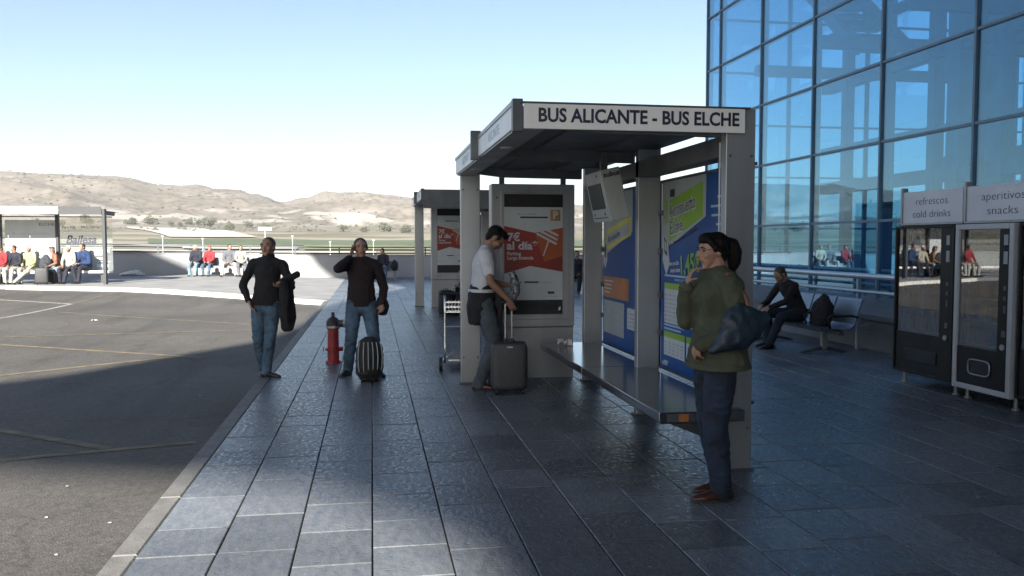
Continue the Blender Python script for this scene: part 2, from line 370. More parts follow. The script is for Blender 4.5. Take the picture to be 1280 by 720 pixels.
def hill_material():
    m = bpy.data.materials.new('dry_hillside'); m.use_nodes = True; t = m.node_tree; n = t.nodes; L = t.links
    b = n['Principled BSDF']; b.inputs['Roughness'].default_value = .95; b.inputs['Specular IOR Level'].default_value = .1
    P = n.new('ShaderNodeNewGeometry').outputs['Position']
    def nz(s, d, st=(1, 1, 1)):
        mp = n.new('ShaderNodeMapping'); mp.inputs['Scale'].default_value = st; L.new(P, mp.inputs[0])
        x = n.new('ShaderNodeTexNoise'); x.inputs['Scale'].default_value = s; x.inputs['Detail'].default_value = d; L.new(mp.outputs[0], x.inputs[0]); return x.outputs[0]
    def ramp(src, a, b_, ca, cb):
        c = n.new('ShaderNodeValToRGB'); L.new(src, c.inputs[0]); c.color_ramp.elements[0].position = a; c.color_ramp.elements[1].position = b_
        c.color_ramp.elements[0].color = (*ca, 1); c.color_ramp.elements[1].color = (*cb, 1); return c.outputs[0]
    def mix(f, a, c):
        x = n.new('ShaderNodeMixRGB'); L.new(f, x.inputs[0]); L.new(a, x.inputs[1]); L.new(c, x.inputs[2]); return x.outputs[0]
    soil = ramp(nz(.012, 8), .35, .65, (.125, .108, .092), (.205, .184, .160))
    scrub = ramp(nz(.16, 9), .42, .58, (0, 0, 0), (1, 1, 1))
    scr_d = ramp(nz(.018, 4), .35, .6, (.35, .35, .35), (.95, .95, .95))
    mm = n.new('ShaderNodeMixRGB'); mm.blend_type = 'MULTIPLY'; mm.inputs[0].default_value = 1; L.new(scrub, mm.inputs[1]); L.new(scr_d, mm.inputs[2])
    green = ramp(nz(.05, 4), .3, .7, (.075, .073, .058), (.10, .096, .075))
    c1 = mix(mm.outputs[0], soil, green)
    # pale eroded cuts low on the slopes, dry pasture in the valley
    sep = n.new('ShaderNodeSeparateXYZ'); L.new(P, sep.inputs[0])
    lo = n.new('ShaderNodeMapRange'); lo.inputs[1].default_value = 11; lo.inputs[2].default_value = 17; L.new(sep.outputs[2], lo.inputs[0])
    hi = n.new('ShaderNodeMapRange'); hi.inputs[1].default_value = 34; hi.inputs[2].default_value = 24; L.new(sep.outputs[2], hi.inputs[0])
    mu = n.new('ShaderNodeMath'); mu.operation = 'MULTIPLY'; L.new(lo.outputs[0], mu.inputs[0]); L.new(hi.outputs[0], mu.inputs[1])
    cut = ramp(nz(.03, 7, (1, 1, 2.5)), .50, .56, (0, 0, 0), (1, 1, 1))
    m2 = n.new('ShaderNodeMixRGB'); m2.blend_type = 'MULTIPLY'; m2.inputs[0].default_value = 1; L.new(mu.outputs[0], m2.inputs[1]); L.new(cut, m2.inputs[2])
    pale = ramp(nz(.2, 6), .3, .7, (.24, .225, .205), (.31, .29, .265))
    c2 = mix(m2.outputs[0], c1, pale)
    val = n.new('ShaderNodeMapRange'); val.inputs[1].default_value = 12; val.inputs[2].default_value = 6; L.new(sep.outputs[2], val.inputs[0])
    past = ramp(nz(.02, 8, (1, 2.2, 1)), .42, .60, (.12, .115, .08), (.23, .21, .165))
    c3 = mix(val.outputs[0], c2, past)
    L.new(c3, b.inputs['Base Color'])
    return m
M_HILL = hill_material()
az = np.concatenate([np.linspace(-math.pi, -1.15, 50)[:-1], np.linspace(-1.15, .55, 560)[:-1], np.linspace(.55, math.pi, 60)[:-1]])
rad = np.concatenate([[0.5, 20, 44, 52, 60, 80, 100, 130], np.linspace(150, 500, 40)[:-1], np.linspace(500, 1220, 100)[:-1], [1220, 1300, 1450, 1700, 2200, 3200, 5000]])
vs = []; fs = []
for r in rad:
    for a in az:
        x, y = r * math.sin(a), r * math.cos(a); vs.append((x, y, terr(x, y) if r < 3000 else -5))
na = len(az)
for i in range(len(rad) - 1):
    for j in range(na):
        k = (j + 1) % na; fs.append((i * na + j, i * na + k, (i + 1) * na + k, (i + 1) * na + j))
me = bpy.data.meshes.new('terrain'); me.from_pydata(vs, [], fs); me.update()
me.flip_normals() if me.polygons[5000].normal.z < 0 else None
link('terrain', me, None, M_HILL, True, kind='structure')

def patch(name, corners, m, lift=.25, nu=40, nv=6):
    c = [on_terrain(*p) for p in corners]; V = []; Fc = []
    for j in range(nv + 1):
        for i in range(nu + 1):
            s, t = i / nu, j / nv
            p = (c[0] * (1 - s) + c[1] * s) * (1 - t) + (c[3] * (1 - s) + c[2] * s) * t
            V.append((p.x, p.y, terr(p.x, p.y) + lift))
    for j in range(nv):
        for i in range(nu): a = j * (nu + 1) + i; Fc.append((a, a + 1, a + nu + 2, a + nu + 1))
    me = bpy.data.meshes.new(name); me.from_pydata(V, [], Fc); me.update()
    if me.polygons[0].normal.z < 0: me.flip_normals()
    return link(name, me, None, m, True, kind='structure')
M_CROP = mat('green_crop', (.075, .10, .04), .9, 0, .25, .25, 0, col2=(.04, .06, .025))
M_CROP2 = mat('olive_pasture', (.17, .19, .09), .9, 0, .25, .2, 0, col2=(.10, .11, .05))
M_PALEF = mat('pale_bare_field', (.48, .46, .42), .9, 0, .1, .08, 0, col2=(.38, .36, .32))
M_TRACK = mat('pale_track', (.40, .385, .35), .9, 0, .1, .1)
patch('field', [(157, 284.5), (250, 286), (322, 297.5), (212, 297.5)], M_PALEF, .5)
patch('crop_field', [(185, 299), (900, 299.5), (900, 306.5), (185, 306)], M_CROP, .35)
patch('track', [(60, 307.2), (238, 308.2), (238, 310.6), (60, 309.8)], M_TRACK, .4)
patch('track', [(228, 310), (372, 310.6), (372, 312.8), (228, 312.2)], M_TRACK, .45)
patch('pasture', [(380, 308), (900, 308.5), (900, 314), (380, 313.5)], M_CROP2, .4)
patch('track', [(275, 315.6), (470, 316.6), (470, 318.6), (275, 318)], M_TRACK, .4)
patch('track', [(130, 313.6), (236, 314.4), (236, 316.6), (130, 316)], M_TRACK, .4)

# scrub scattered on the slopes: nobody could count it
M_SCRUB = mat('hill_scrub', (.085, .088, .062), .95, 0, .3, .05, 0, col2=(.055, .06, .042))
rng = random.Random(3); sb = MB()
for i in range(3800):
    a = rng.uniform(-.95, .35); r = 430 + 560 * rng.random() ** .8
    dens = noise.noise(Vector((r * math.sin(a) * .006, r * math.cos(a) * .006, 7)))
    if dens < rng.uniform(-.5, .3): continue
    x, y = r * math.sin(a), r * math.cos(a); s = rng.uniform(.6, 1.5) * (1.2 if r < 600 else 1)
    z = terr(x, y); q = [sb.bm.verts.new((x + s * rng.uniform(.7, 1.2) * math.cos(t), y + s * rng.uniform(.7, 1.2) * math.sin(t), z + s * rng.uniform(.1, .5))) for t in (0, 1.25, 2.5, 3.8, 5.0)]
    tp = sb.bm.verts.new((x + rng.uniform(-.3, .3), y, z + s * rng.uniform(.8, 1.4)))
    for k in range(5): sb.face([q[k], q[(k + 1) % 5], tp])
sb.build('scrub', M_SCRUB, None, kind='stuff')

M_LEAF = mat('olive_leaves', (.095, .105, .065), .8, 0, .3, .8, 0, col2=(.05, .06, .035))
M_BARK = mat('bark', (.10, .075, .05), .9, 0, .2, 3)
def tree(u, v, size, hk, label, rs):
    p = on_terrain(u, v); rg = random.Random(rs); t = empty('valley_tree', p, 0, label, 'tree', 'trees and bushes along the foot of the hills')
    tb = MB(); tb.loft([(0, 0, -.3), (.1, 0, size * .35 * hk), (0, .1, size * .7 * hk)], [size * .06, size * .045, size * .02], 6)
    for k in range(4):
        an = rg.uniform(0, 6.3); tb.loft([(0, 0, size * .25 * hk), (math.cos(an) * size * .3, math.sin(an) * size * .3, size * .6 * hk)], [size * .03, size * .012], 5)
    tb.build('trunk', M_BARK, t)
    c = MB(); lobes = [(rg.uniform(-.36, .36) * size, rg.uniform(-.36, .36) * size, size * hk * rg.uniform(.35, .85), size * rg.uniform(.16, .3)) for _ in range(9)]
    for lx, ly, lz, lr in lobes:
        for k in range(70):
            d = Vector((rg.gauss(0, 1), rg.gauss(0, 1), rg.gauss(0, .8))).normalized() * lr * rg.uniform(.6, 1.1)
            o = Vector((lx, ly, lz)) + d; s = size * rg.uniform(.03, .07)
            a = Vector((rg.gauss(0, 1), rg.gauss(0, 1), rg.gauss(0, 1))).normalized() * s; b = a.orthogonal().normalized() * s
            c.quad([o - a, o - b, o + a, o + b])
    c.build('crown', M_LEAF, t)
for i, (u, v, s, hk, lb) in enumerate([
        (163, 281, 9, .6, 'wide low olive tree at the left above the pale field'), (189, 281, 10, .8, 'round dark tree above the left end of the pale field'),
        (214, 282.5, 5, .8, 'small round bush right of the round dark tree'), (226, 283, 4.5, .8, 'smallest bush above the middle of the pale field'),
        (236, 281.5, 6.5, .8, 'dense small tree above the middle of the pale field'), (248, 282.5, 5.5, .9, 'narrow bush left of the tall ragged tree'),
        (263, 287, 11, .95, 'tall ragged tree, the largest above the right half of the pale field'), (287, 287.5, 8, .6, 'low spreading bush beyond the pale field tip'),
        (310, 285, 6.5, .8, 'dark bush just left of the head of the man with the folded jacket'), (331, 287, 7.5, .6, 'low bush showing just right of the head of the man with the folded jacket'),
        (429, 289, 6, .7, 'bush left of the head of the man on the phone'), (454, 290.5, 5.5, .7, 'bush just right of the head of the man on the phone'),
        (480, 289.5, 10, .5, 'long low bush midway between the man on the phone and the far shelter'), (507, 291.5, 8, .6, 'bush at the foot of the hill beside the far shelter post'),
        (108, 283, 9, 1.0, 'tree seen through the glass of the left shelter'), (74, 285, 7, .8, 'bush seen left of the tree through the left shelter'),
        (-40, 286, 9, .8, 'olive tree beyond the left shelter'), (-120, 288, 10, .8, 'broad olive tree far to the left'), (-240, 290, 10, .9, 'bushy tree at the far left of the valley')]):
    tree(u, v, s * .8, hk * .85, lb, 100 + i)

# ------------------------------------------------------------------ road, kerbs, pavement
KP = [(-1.33, 23.7), (-2.2, 24.45), (-4.03, 26.05), (-7.6, 27.85), (-11.3, 29.55), (-11.9, 29.95), (-12.6, 30.2), (-30, 33.5), (-60, 38)]
def kerb_y(x):
    return float(np.interp(-x, [-p[0] for p in KP], [p[1] for p in KP]))
def sheet(name, x0, x1, nx, ylo, yhi, ny, zf, m, **kw):
    V = []; Fc = []
    for i in range(nx + 1):
        x = x0 + (x1 - x0) * i / nx; a, b = ylo(x), yhi(x)
        for j in range(ny + 1):
            y = a + (b - a) * j / ny; V.append((x, y, zf(x, y)))
    for i in range(nx):
        for j in range(ny): q = i * (ny + 1) + j; Fc.append((q, q + ny + 1, q + ny + 2, q + 1))
    me = bpy.data.meshes.new(name); me.from_pydata(V, [], Fc); me.update()
    if me.polygons[0].normal.z < 0: me.flip_normals()
    return link(name, me, None, m, True, **kw)
road = sheet('road', -60, -1.31, 60, lambda x: -60, lambda x: kerb_y(x) + .12, 110, lambda x, y: gz(x, y) - .12, M_ASPH, kind='structure')
plat = sheet('platform_pavement', -60, -1.2, 60, lambda x: kerb_y(x) + .16, lambda x: 44.0, 20, lambda x, y: gz(x, y), M_CONC, kind='structure')

# painted lines, laid just above the asphalt
M_LWHITE = mat('worn_white_road_paint', (.34, .33, .31), .8, 0, .3, 14, 0, col2=(.16, .155, .145))
M_LYEL = mat('worn_yellow_road_paint', (.20, .165, .09), .8, 0, .3, 6, 0, col2=(.09, .08, .062))
def line(p, q, wd, m, name='road_marking'):
    p, q = G(*p, -.12), G(*q, -.12); p.z = q.z = 0; d = (q - p); n_ = max(6, int(d.length)); s = Vector((-d.y, d.x, 0)).normalized() * wd / 2; V = []; Fc = []
    for i in range(n_ + 1):
        c = p + d * i / n_
        for e in (c - s, c + s): V.append((e.x, e.y, gz(e.x, e.y) - .116))
    for i in range(n_): Fc.append((2 * i, 2 * i + 2, 2 * i + 3, 2 * i + 1))
    me = bpy.data.meshes.new(name); me.from_pydata(V, [], Fc); me.update()
    if me.polygons[0].normal.z < 0: me.flip_normals()
    link(name, me, None, m, kind='structure')
line((-150, 421), (90, 384), .12, M_LWHITE); line((90, 384), (-120, 377), .12, M_LWHITE)
line((-60, 427), (250, 447), .13, M_LYEL); line((-60, 476), (215, 446.5), .13, M_LYEL); line((-40, 423), (330, 412), .11, M_LYEL)
line((75, 391), (350, 408), .10, M_LYEL); line((-60, 528), (135, 561), .10, M_LYEL); line((-60, 581), (245, 553), .10, M_LYEL); line((90, 384), (165, 370), .08, M_LYEL)

# kerb stones, each its own piece
pave = sheet('pavement', -1.2, 34, 6, lambda x: -34, lambda x: 46.0, 20, lambda x, y: -.02, M_JOINT, kind='structure')
def block_mesh(name, lx, ly, h, bev=.004, jit=0.0, rg=random):
    m_ = MB(); m_.box((0, 0, -h), (lx, ly, 0)); bm = m_.bm
    tops = [v for v in bm.verts if v.co.z > -.001]
    for v in tops: v.co.z += rg.uniform(-jit, jit)
    e = [x for x in bm.edges if x.verts[0].co.z > -h * .5 and x.verts[1].co.z > -h * .5]
    bmesh.ops.bevel(bm, geom=e, offset=bev, segments=1, affect='EDGES'); bmesh.ops.recalc_face_normals(bm, faces=bm.faces)
    return m_.mesh(name)
ks = block_mesh('kerb_stone', .126, .994, .2, .008); ks.materials.append(M_KERB)
kerb_root = empty('kerb', (0, 0, 0)); props(kerb_root, kind='structure')
for i in range(40):
    y = -14.5 + i; o = link('kerb_stone', ks, kerb_root); o.location = (-1.33, y, .001 * (i % 3))
    if y + 1 > 23.7: break
far_kerb = empty('far_kerb', (0, 0, 0)); props(far_kerb, kind='structure')
kw = block_mesh('kerb_block', 1.0, .22, .26, .02); kw.materials.append(M_KERBW)
kw_shaded = kw.copy(); kw_shaded.materials.clear(); kw_shaded.materials.append(M_PLINTH)  # darker copy: shade on the left kerb end put into the colour
pts = []
for (a, b) in zip(KP[:-2], KP[1:-1]):
    a, b = Vector(a), Vector(b); n_ = max(1, round((b - a).length))
    for k in range(n_): pts.append((a.lerp(b, k / n_), a.lerp(b, (k + 1) / n_)))
a, b = Vector(KP[-2]), Vector(KP[-2]) + (Vector(KP[-2]) - Vector((-7.6, 27.85))) * 0
for k in range(14): pts.append((Vector((-12.6 - k, 30.2 + k * .19)), Vector((-13.6 - k, 30.39 + k * .19))))
for k, (a, b) in enumerate(pts):
    o = link('kerb_block', kw_shaded if a.x < -11.8 else kw, far_kerb); d = b - a
    za, zb = gz(a.x, a.y + .05), gz(b.x, b.y + .05)
    o.location = (b.x, b.y, zb + .004); ex = Vector((-d.x, -d.y, za - zb)); L_ = ex.length; ex.normalize()
    ey = Vector((0, 0, 1)).cross(ex).normalized(); ez = ex.cross(ey)
    o.rotation_euler = Matrix((ex, ey, ez)).transposed().to_euler(); o.scale = ((L_ - .012), 1, 1)

# pavers: 300 nearest singly, the rest as one mesh
PX0, PW = -1.203, .3975
variants = []
for k in range(5):
    rg = random.Random(50 + k); pm = block_mesh('paver', PW - .008, .5 - .008, .06, .004, .0012, rg); pm.materials.append(M_PAVER); variants.append(pm)
cells = []; rg = random.Random(11)
for c_ in range(26):
    x = PX0 + PW * c_; y = 0.6 + rg.choice((0, .12, .25, .38))
    while y < 39.2:
        ln = rg.choice((.5, .5, .5, .6, .42, .75)); cells.append((x, y, ln)); y += ln
def paver_seen(x, y, ln):
    d = Vector((x + PW / 2, y + ln / 2, -1.6)); ang = math.atan2(d.x, d.y) - PSI
    return y > 3.2 and abs(ang) < R(33.5)
seen = sorted([c for c in cells if paver_seen(*c)], key=lambda c: math.hypot(c[0] + .2, c[1])); near = seen[:300]; ns = set(near)
for i, (x, y, ln) in enumerate(near):
    o = link('paver', variants[i % 5], pave); o.location = (x + .0045, y + .004, rg.uniform(-.0015, .0015)); o.scale = (1, (ln - .008) / .492, 1)
    o.rotation_euler = (rg.uniform(-.002, .002), rg.uniform(-.002, .002), 0)
pb = MB()
for x, y, ln in cells:
    if (x, y, ln) in ns: continue
    z = rg.uniform(-.0015, .0015); pb.box((x + .0045, y + .004, -.05), (x + PW - .0045, y + ln - .004, z))
pb.build('paver_field', M_PAVER, pave, kind='stuff')

# ------------------------------------------------------------------ far wall with its railing
wl = empty('boundary_wall', (0, 39.5, 0), 0, 'low pale concrete wall running across behind the far benches and shelters', 'wall')
m_ = MB(); V = []
seg = 40
for i in range(seg):
    x0 = -26 + 60 * i / seg; x1 = x0 + 60 / seg
    z0, z1 = 1.0 + gz(x0, 39) * .6, 1.0 + gz(x1, 39) * .6
    q = [m_.bm.verts.new(p) for p in ((x0, 0, -1.3), (x1, 0, -1.3), (x1, .25, -1.3), (x0, .25, -1.3), (x0, 0, z0), (x1, 0, z1), (x1, .25, z1), (x0, .25, z0))]
    for f in ((4, 5, 6, 7), (0, 1, 5, 4), (2, 3, 7, 6)): m_.face([q[k] for k in f])
bmesh.ops.remove_doubles(m_.bm, verts=m_.bm.verts, dist=.0005)
m_.build('wall_body', M_CONCW, wl)
cp = MB()
for i in range(seg):
    x0 = -26 + 60 * i / seg; x1 = x0 + 60 / seg - .012; z = 1.0 + gz((x0 + x1) / 2, 39) * .6
    cp.box((x0, -.03, z), (x1, .28, z + .05))
cp.build('coping', M_CONC, wl, kind='stuff')
rl = empty('wall_railing', (0, 40.0, 0), 0, 'grey tubular railing standing behind the low boundary wall', 'railing')
for z in (1.12, 1.4): MB().loft([(-26, 0, z + .12), (-9, 0, z + .12), (-2, 0, z), (34, 0, z)], [.028] * 4, 8).build('rail', M_STEEL2, rl)
for i in range(30):
    x = -25.5 + 2 * i; MB().box((x - .03, -.02, -1.3), (x + .03, .02, 1.4 + gz(x, 39) * .6)).build('post', M_STEEL2, rl)

# light poles out in the valley
for (u, v0, v1, lb) in [(332, 288, 319, 'white pole with a square head standing beyond the far bench trio'), (366, 296, 318, 'thin white pole just right of the square headed pole'),
                        (204, 296, 312, 'thin white pole beyond the wall left of the white haired man'), (254, 299, 315, 'thin white pole beyond the head of the red hooded woman'),
                        (413, 303, 320, 'short pale pole left of the man on the phone'), (467, 301, 317, 'thin pale pole right of the man on the phone')]:
    d = 95.0; p = G(u, 330, -.8); k = d / p.length; x, y = p.x * k, p.y * k
    dep = x * math.sin(PSI) + y * math.cos(PSI); zt = 1.6 + (303.8 - v0) * dep / F_PX; zb = terr(x, y)
    t = empty('lamp_pole', (x, y, zb), 0, lb, 'lamp post', 'poles beyond the boundary wall')
    MB().loft([(0, 0, -.3), (0, 0, zt - zb)], [.05, .035], 8).build('pole', M_WHITEP, t)
    hw = .7 if u == 332 else .10
    MB().box((-hw, -.12, zt - zb), (hw, .12, zt - zb + (.35 if u == 332 else .12))).build('lamp_head', M_WHITEP, t)

# ------------------------------------------------------------------ glass building
PN = (.285, .53, .82)
M_GLASS = glass_material('blue_facade_glass', (.56, .76, .86), 0.0, 1.75, 1.6)
for nd in M_GLASS.node_tree.nodes:
    if nd.type == 'BSDF_GLOSSY': nd.inputs[0].default_value = (.52, .78, .95, 1)
M_MULL = mat('blue_grey_mullion', (.12, .20, .29), .5, .2, .06, 3)
M_FRAME = mat('interior_steel', (.15, .24, .34), .5, .1, .10, 2)
M_INFLOOR = mat('interior_floor', (.10, .12, .15), .5, 0, .1, 2)
GX = 7.9; YM = [18.37 - 2.078 * k for k in range(0, 13)]; ZR = [.72] + [1.95 + 1.23 * k for k in range(0, 9)]
gb = empty('glass_building', (GX, 10, 0), 0, 'tall blue glass curtain wall building filling the right side', 'building')
def loc(a): return (a[0] - GX, a[1] - 10, a[2])
YL = [19.12] + YM
for i in range(len(YL) - 1):
    if YL[i + 1] < -6: break
    for j in range(len(ZR) - 1):
        y1, y0 = YL[i] - .03, YL[i + 1] + .03; z0, z1 = ZR[j] + .02, ZR[j + 1] - .02; rg = random.Random(i * 31 + j)
        tx = rg.uniform(-.004, .004); m_ = MB()
        m_.box((-.012, y0 - 10, z0), (.0, y1 - 10, z1)); o = m_.build('glass_pane', M_GLASS, gb)
        o.location = (tx * .2, 0, 0); o.rotation_euler = (0, 0, rg.uniform(-.0006, .0006))
for y in YL:
    MB().box((-.045, y - 10 - .02, .5), (.12, y - 10 + .02, 13.1)).build('mullion', M_MULL, gb)
for z in ZR: MB().box((-.035, YL[-1] - 10, z - .02), (.10, 19.1 - 10, z + .02)).build('transom', M_MULL, gb)
# gable end glass, back glass
xs = [GX + 2.05 * k for k in range(6)]
for i in range(5):
    for j in range(len(ZR) - 1):
        MB().box((xs[i] - GX + .05, 9.10, ZR[j] + .02), (xs[i + 1] - GX - .03, 9.115, ZR[j + 1] - .02)).build('glass_pane', M_GLASS, gb)
fr_ = MB()
for x in xs[1:]: fr_.box((x - GX - .03, 9.04, .5), (x - GX + .03, 9.15, 13.1))
for z in ZR: fr_.box((.12, 9.05, z - .02), (xs[-1] - GX, 9.14, z + .02))
fr_.build('gable_frame', M_MULL, gb)
inn = MB(); rg = random.Random(5)
y = 17.6
while y > -6:                                # first line of steel inside
    wd = rg.choice((.16, .34, .20)); inn.box((2.6, y - 10 - wd / 2, 0), (2.6 + wd, y - 10 + wd / 2, 13)); y -= rg.choice((.62, 1.15, 1.5, .85))
for z, h in ((2.75, .26), (3.7, .12), (5.1, .30), (6.3, .14), (7.5, .30), (9.6, .3), (11.8, .3)):
    inn.box((2.62, -16, z), (2.85, 8.6, z + h))
for y in (16.5, 12.3, 8.1, 3.9, 0): inn.box((5.4, y - 10 - .2, 0), (5.8, y - 10 + .2, 13))
for z in (3.3, 5.6, 8.0, 10.4): inn.box((5.45, -16, z), (5.75, 8.4, z + .34))
for y in (17.6, 14, 10.4, 6.8, 3.2): inn.box((9.7, y - 10 - .07, 0), (9.85, y - 10 + .07, 13)); inn.box((9.7, y - 11.8 - .05, 0), (9.85, y - 11.8 + .05, 13))
for z in (1.95, 3.2, 4.4, 5.6, 6.9, 8.1, 9.3, 10.6): inn.box((9.7, -16, z - .04), (9.82, 8.6, z + .04))
for k in range(9):                           # cross beams tying the lines together
    yy = 17.0 - 2.6 * k
    for z in (5.15, 7.55): inn.box((.2, yy - 10 - .08, z), (5.6, yy - 10 + .08, z + .22))
inn.build('interior_frame', M_FRAME, gb)
st = MB()                                     # stair flight seen high inside
st.prism([(5.0, 5.2), (5.0, 5.5), (8.2, 8.2), (8.2, 7.9)], 'x', 1.2, 1.35); st.prism([(5.0, 5.2), (5.0, 5.5), (8.2, 8.2), (8.2, 7.9)], 'x', 2.3, 2.45)
for k in range(14): st.box((1.35, 5.0 + k * .23, 5.3 + k * .195), (2.3, 5.0 + k * .23 + .26, 5.34 + k * .195))
st.build('staircase', M_FRAME, gb)
MB().box((.15, -17.5, -.1), (10.2, 9.0, .0)).build('interior_floor_slab', M_INFLOOR, gb)
MB().box((-.1, -17.5, 13.1), (10.4, 9.3, 13.5)).build('roof', M_MULL, gb)
pl = empty('plinth_wall', (7.42, 0, 0), 0, 'low grey concrete plinth wall with a ledge under the glass facade', 'wall')
MB().box((0, -8, -.05), (.47, 22, .44)).build('plinth_body', M_PLINTH, pl)
MB().prism([(-.04, .445), (-.04, .52), (.44, .70), (.44, .445)], 'y', -8, 22).build('ledge', M_CONC if False else M_PLINTH, pl)
hr = empty('handrail', (7.2, 0, 0), 0, 'double grey tubular handrail running in front of the glass facade', 'railing')
M_RAIL = mat('pale_blue_rail', (.40, .47, .55), .35, .6, .05, 4)
MB().loft([(0, -6, 1.11), (0, 20, 1.11)], [.045, .045], 12).build('rail', M_RAIL, hr, smooth=True)
MB().loft([(0, -6, .88), (0, 20, .88)], [.028, .028], 10).build('rail', M_RAIL, hr, smooth=True)
for k in range(7):
    y = 18.8 - 3.6 * k; MB().prism([(0, .0), (.05, .0), (.05, 1.08), (0, 1.08)], 'y', y - .02, y + .02).box((.05, y - .02, .3), (.3, y + .02, .36)).build('post', M_RAIL, hr)

# ------------------------------------------------------------------ unseen terminal behind the camera: roofs and masses shaped to block light
RH = 20.0
shade = [(.45, 4.3), (-.34, 5.5), (-1.54, 6.15), (-2.75, 6.5), (-4.6, 7.2), (-7.5, 7.6), (-4.26, 10.6), (-2.14, 14.3), (-1.55, 17.5), (-1.3, 21), (-.5, 25), (.6, 28), (1.15, 30.2), (.9, 32.5), (.2, 34.5), (-1.2, 37.6), (-2.2, 40.5), (-3, 52), (18, 52), (18, -6), (1.0, -6), (.75, 2.2)]
off = LDIR * (RH / math.tan(SUN_EL))
tm = empty('unseen_terminal', (6, -34, 0), 0, 'airport terminal with a high flat roof standing behind the viewpoint', 'building')
poly = [(x - off.x - 6, y - off.y + 34) for x, y in shade]
MB().prism(poly, 'z', RH, RH + .5).build('roof', M_WHITEP, tm)  # outline is the wanted ground shadow projected back toward the sun
for (x, y) in ((14, -30), (14, -16), (14, -2), (24, -30), (24, -16)):
    MB().loft([(x - 6, y + 34, 0), (x - 6, y + 34, RH)], [.35, .3], 14).build('column', M_WHITEP, tm)
MB().box((-3.4, 12, 5.4), (1.85, 43.0, 5.7)).build('sky_blocker', M_PLINTH, tm)  # unseen slab added to cut sky light over the right foreground
wall_shade = [(-17, 35.3), (-9.6, 35.6), (-8.6, 37.8), (-7.9, 39.6), (-9.5, 41.4), (-11, 44), (-17, 44)]  # outline of the shade wanted behind the left shelter and on the wall
MB().prism([(x - off.x - 6, y - off.y + 34) for x, y in wall_shade], 'z', RH, RH + .4).build('roof', M_WHITEP, tm)  # unseen slab added only to drop that shade
for (x, y) in ((-13, 38), (-14, 42)): MB().loft([(x - off.x - 6, y - off.y + 34, 0), (x - off.x - 6, y - off.y + 34, RH)], [.11, .09], 10).build('blocker_mast', M_WHITEP, tm)  # thin supports for the added slab
MB().box((-5.5, -10, -.2), (2.4, 26.5, 14)).build('unseen_block', M_PLINTH, tm)  # unseen mass added to block sky light from behind the camera
MB().box((13, -40, -.2), (40, 18, 12)).build('unseen_block', M_PLINTH, tm)

# ------------------------------------------------------------------ shelters (local: x from open side to board side, y from front to back)
M_SIGNW = mat('sign_white', (.66, .67, .68), .5, 0, .04, 3)
M_BLUEP = mat('poster_blue', (.0, .068, .27), .35, 0, .15, 1.5, 0, col2=(.0, .045, .19), spec=.2)
M_LIME = mat('poster_lime', (.20, .36, .03), .4, 0, .1, 3)
M_PGREY = mat('poster_grey', (.30, .34, .36), .4, 0, .05, 3)
M_PWHITE = mat('poster_white', (.44, .47, .50), .4, 0, .04, 3)
M_PYEL = mat('poster_yellow', (.55, .50, .10), .4, 0, .1, 3)
M_PORANGE = mat('poster_brown_orange', (.36, .13, .04), .4, 0, .15, 5)
M_LIGHTBLUE = mat('poster_pale_blue', (.28, .42, .60), .4, 0, .05, 3)
M_CLEAR = glass_material('clear_cover_glass', (.97, .98, .98), 0.0, 1.4, .35, .01)
M_ORANGE = mat('poster_red_orange', (.30, .022, .010), .4, 0, .2, 1.2, 0, col2=(.16, .010, .008))
M_ORANGE2 = mat('poster_orange', (.34, .075, .014), .4, 0, .1, 2, 0, col2=(.30, .05, .012))
M_LAMPG = mat('recess_lamp_glass', (.35, .36, .36), .2, 0, .05)

def decal(parent, name, items, frame, M0=None):
    """flat print: items = (material, polygon) in the plane of frame, each layer a little proud of the last"""
    ms = []; m_ = MB(); k = 0
    for mt, poly in items:
        if mt not in ms: ms.append(mt)
        m_.mi = ms.index(mt); k += 1; vs_ = [m_.bm.verts.new(frame @ Vector((p[0], p[1], .0004 * (p[2] if len(p) > 2 else 1)))) for p in poly]
        m_.face(vs_)
    me = m_.mesh(name); return link(name, me, parent, ms)
def rect(x0, y0, x1, y1, k=1): return [(x0, y0, k), (x1, y0, k), (x1, y1, k), (x0, y1, k)]
def para(x0, y0, x1, y1, dy, k=1): return [(x0, y0, k), (x1, y0 + dy, k), (x1, y1 + dy, k), (x0, y1, k)]

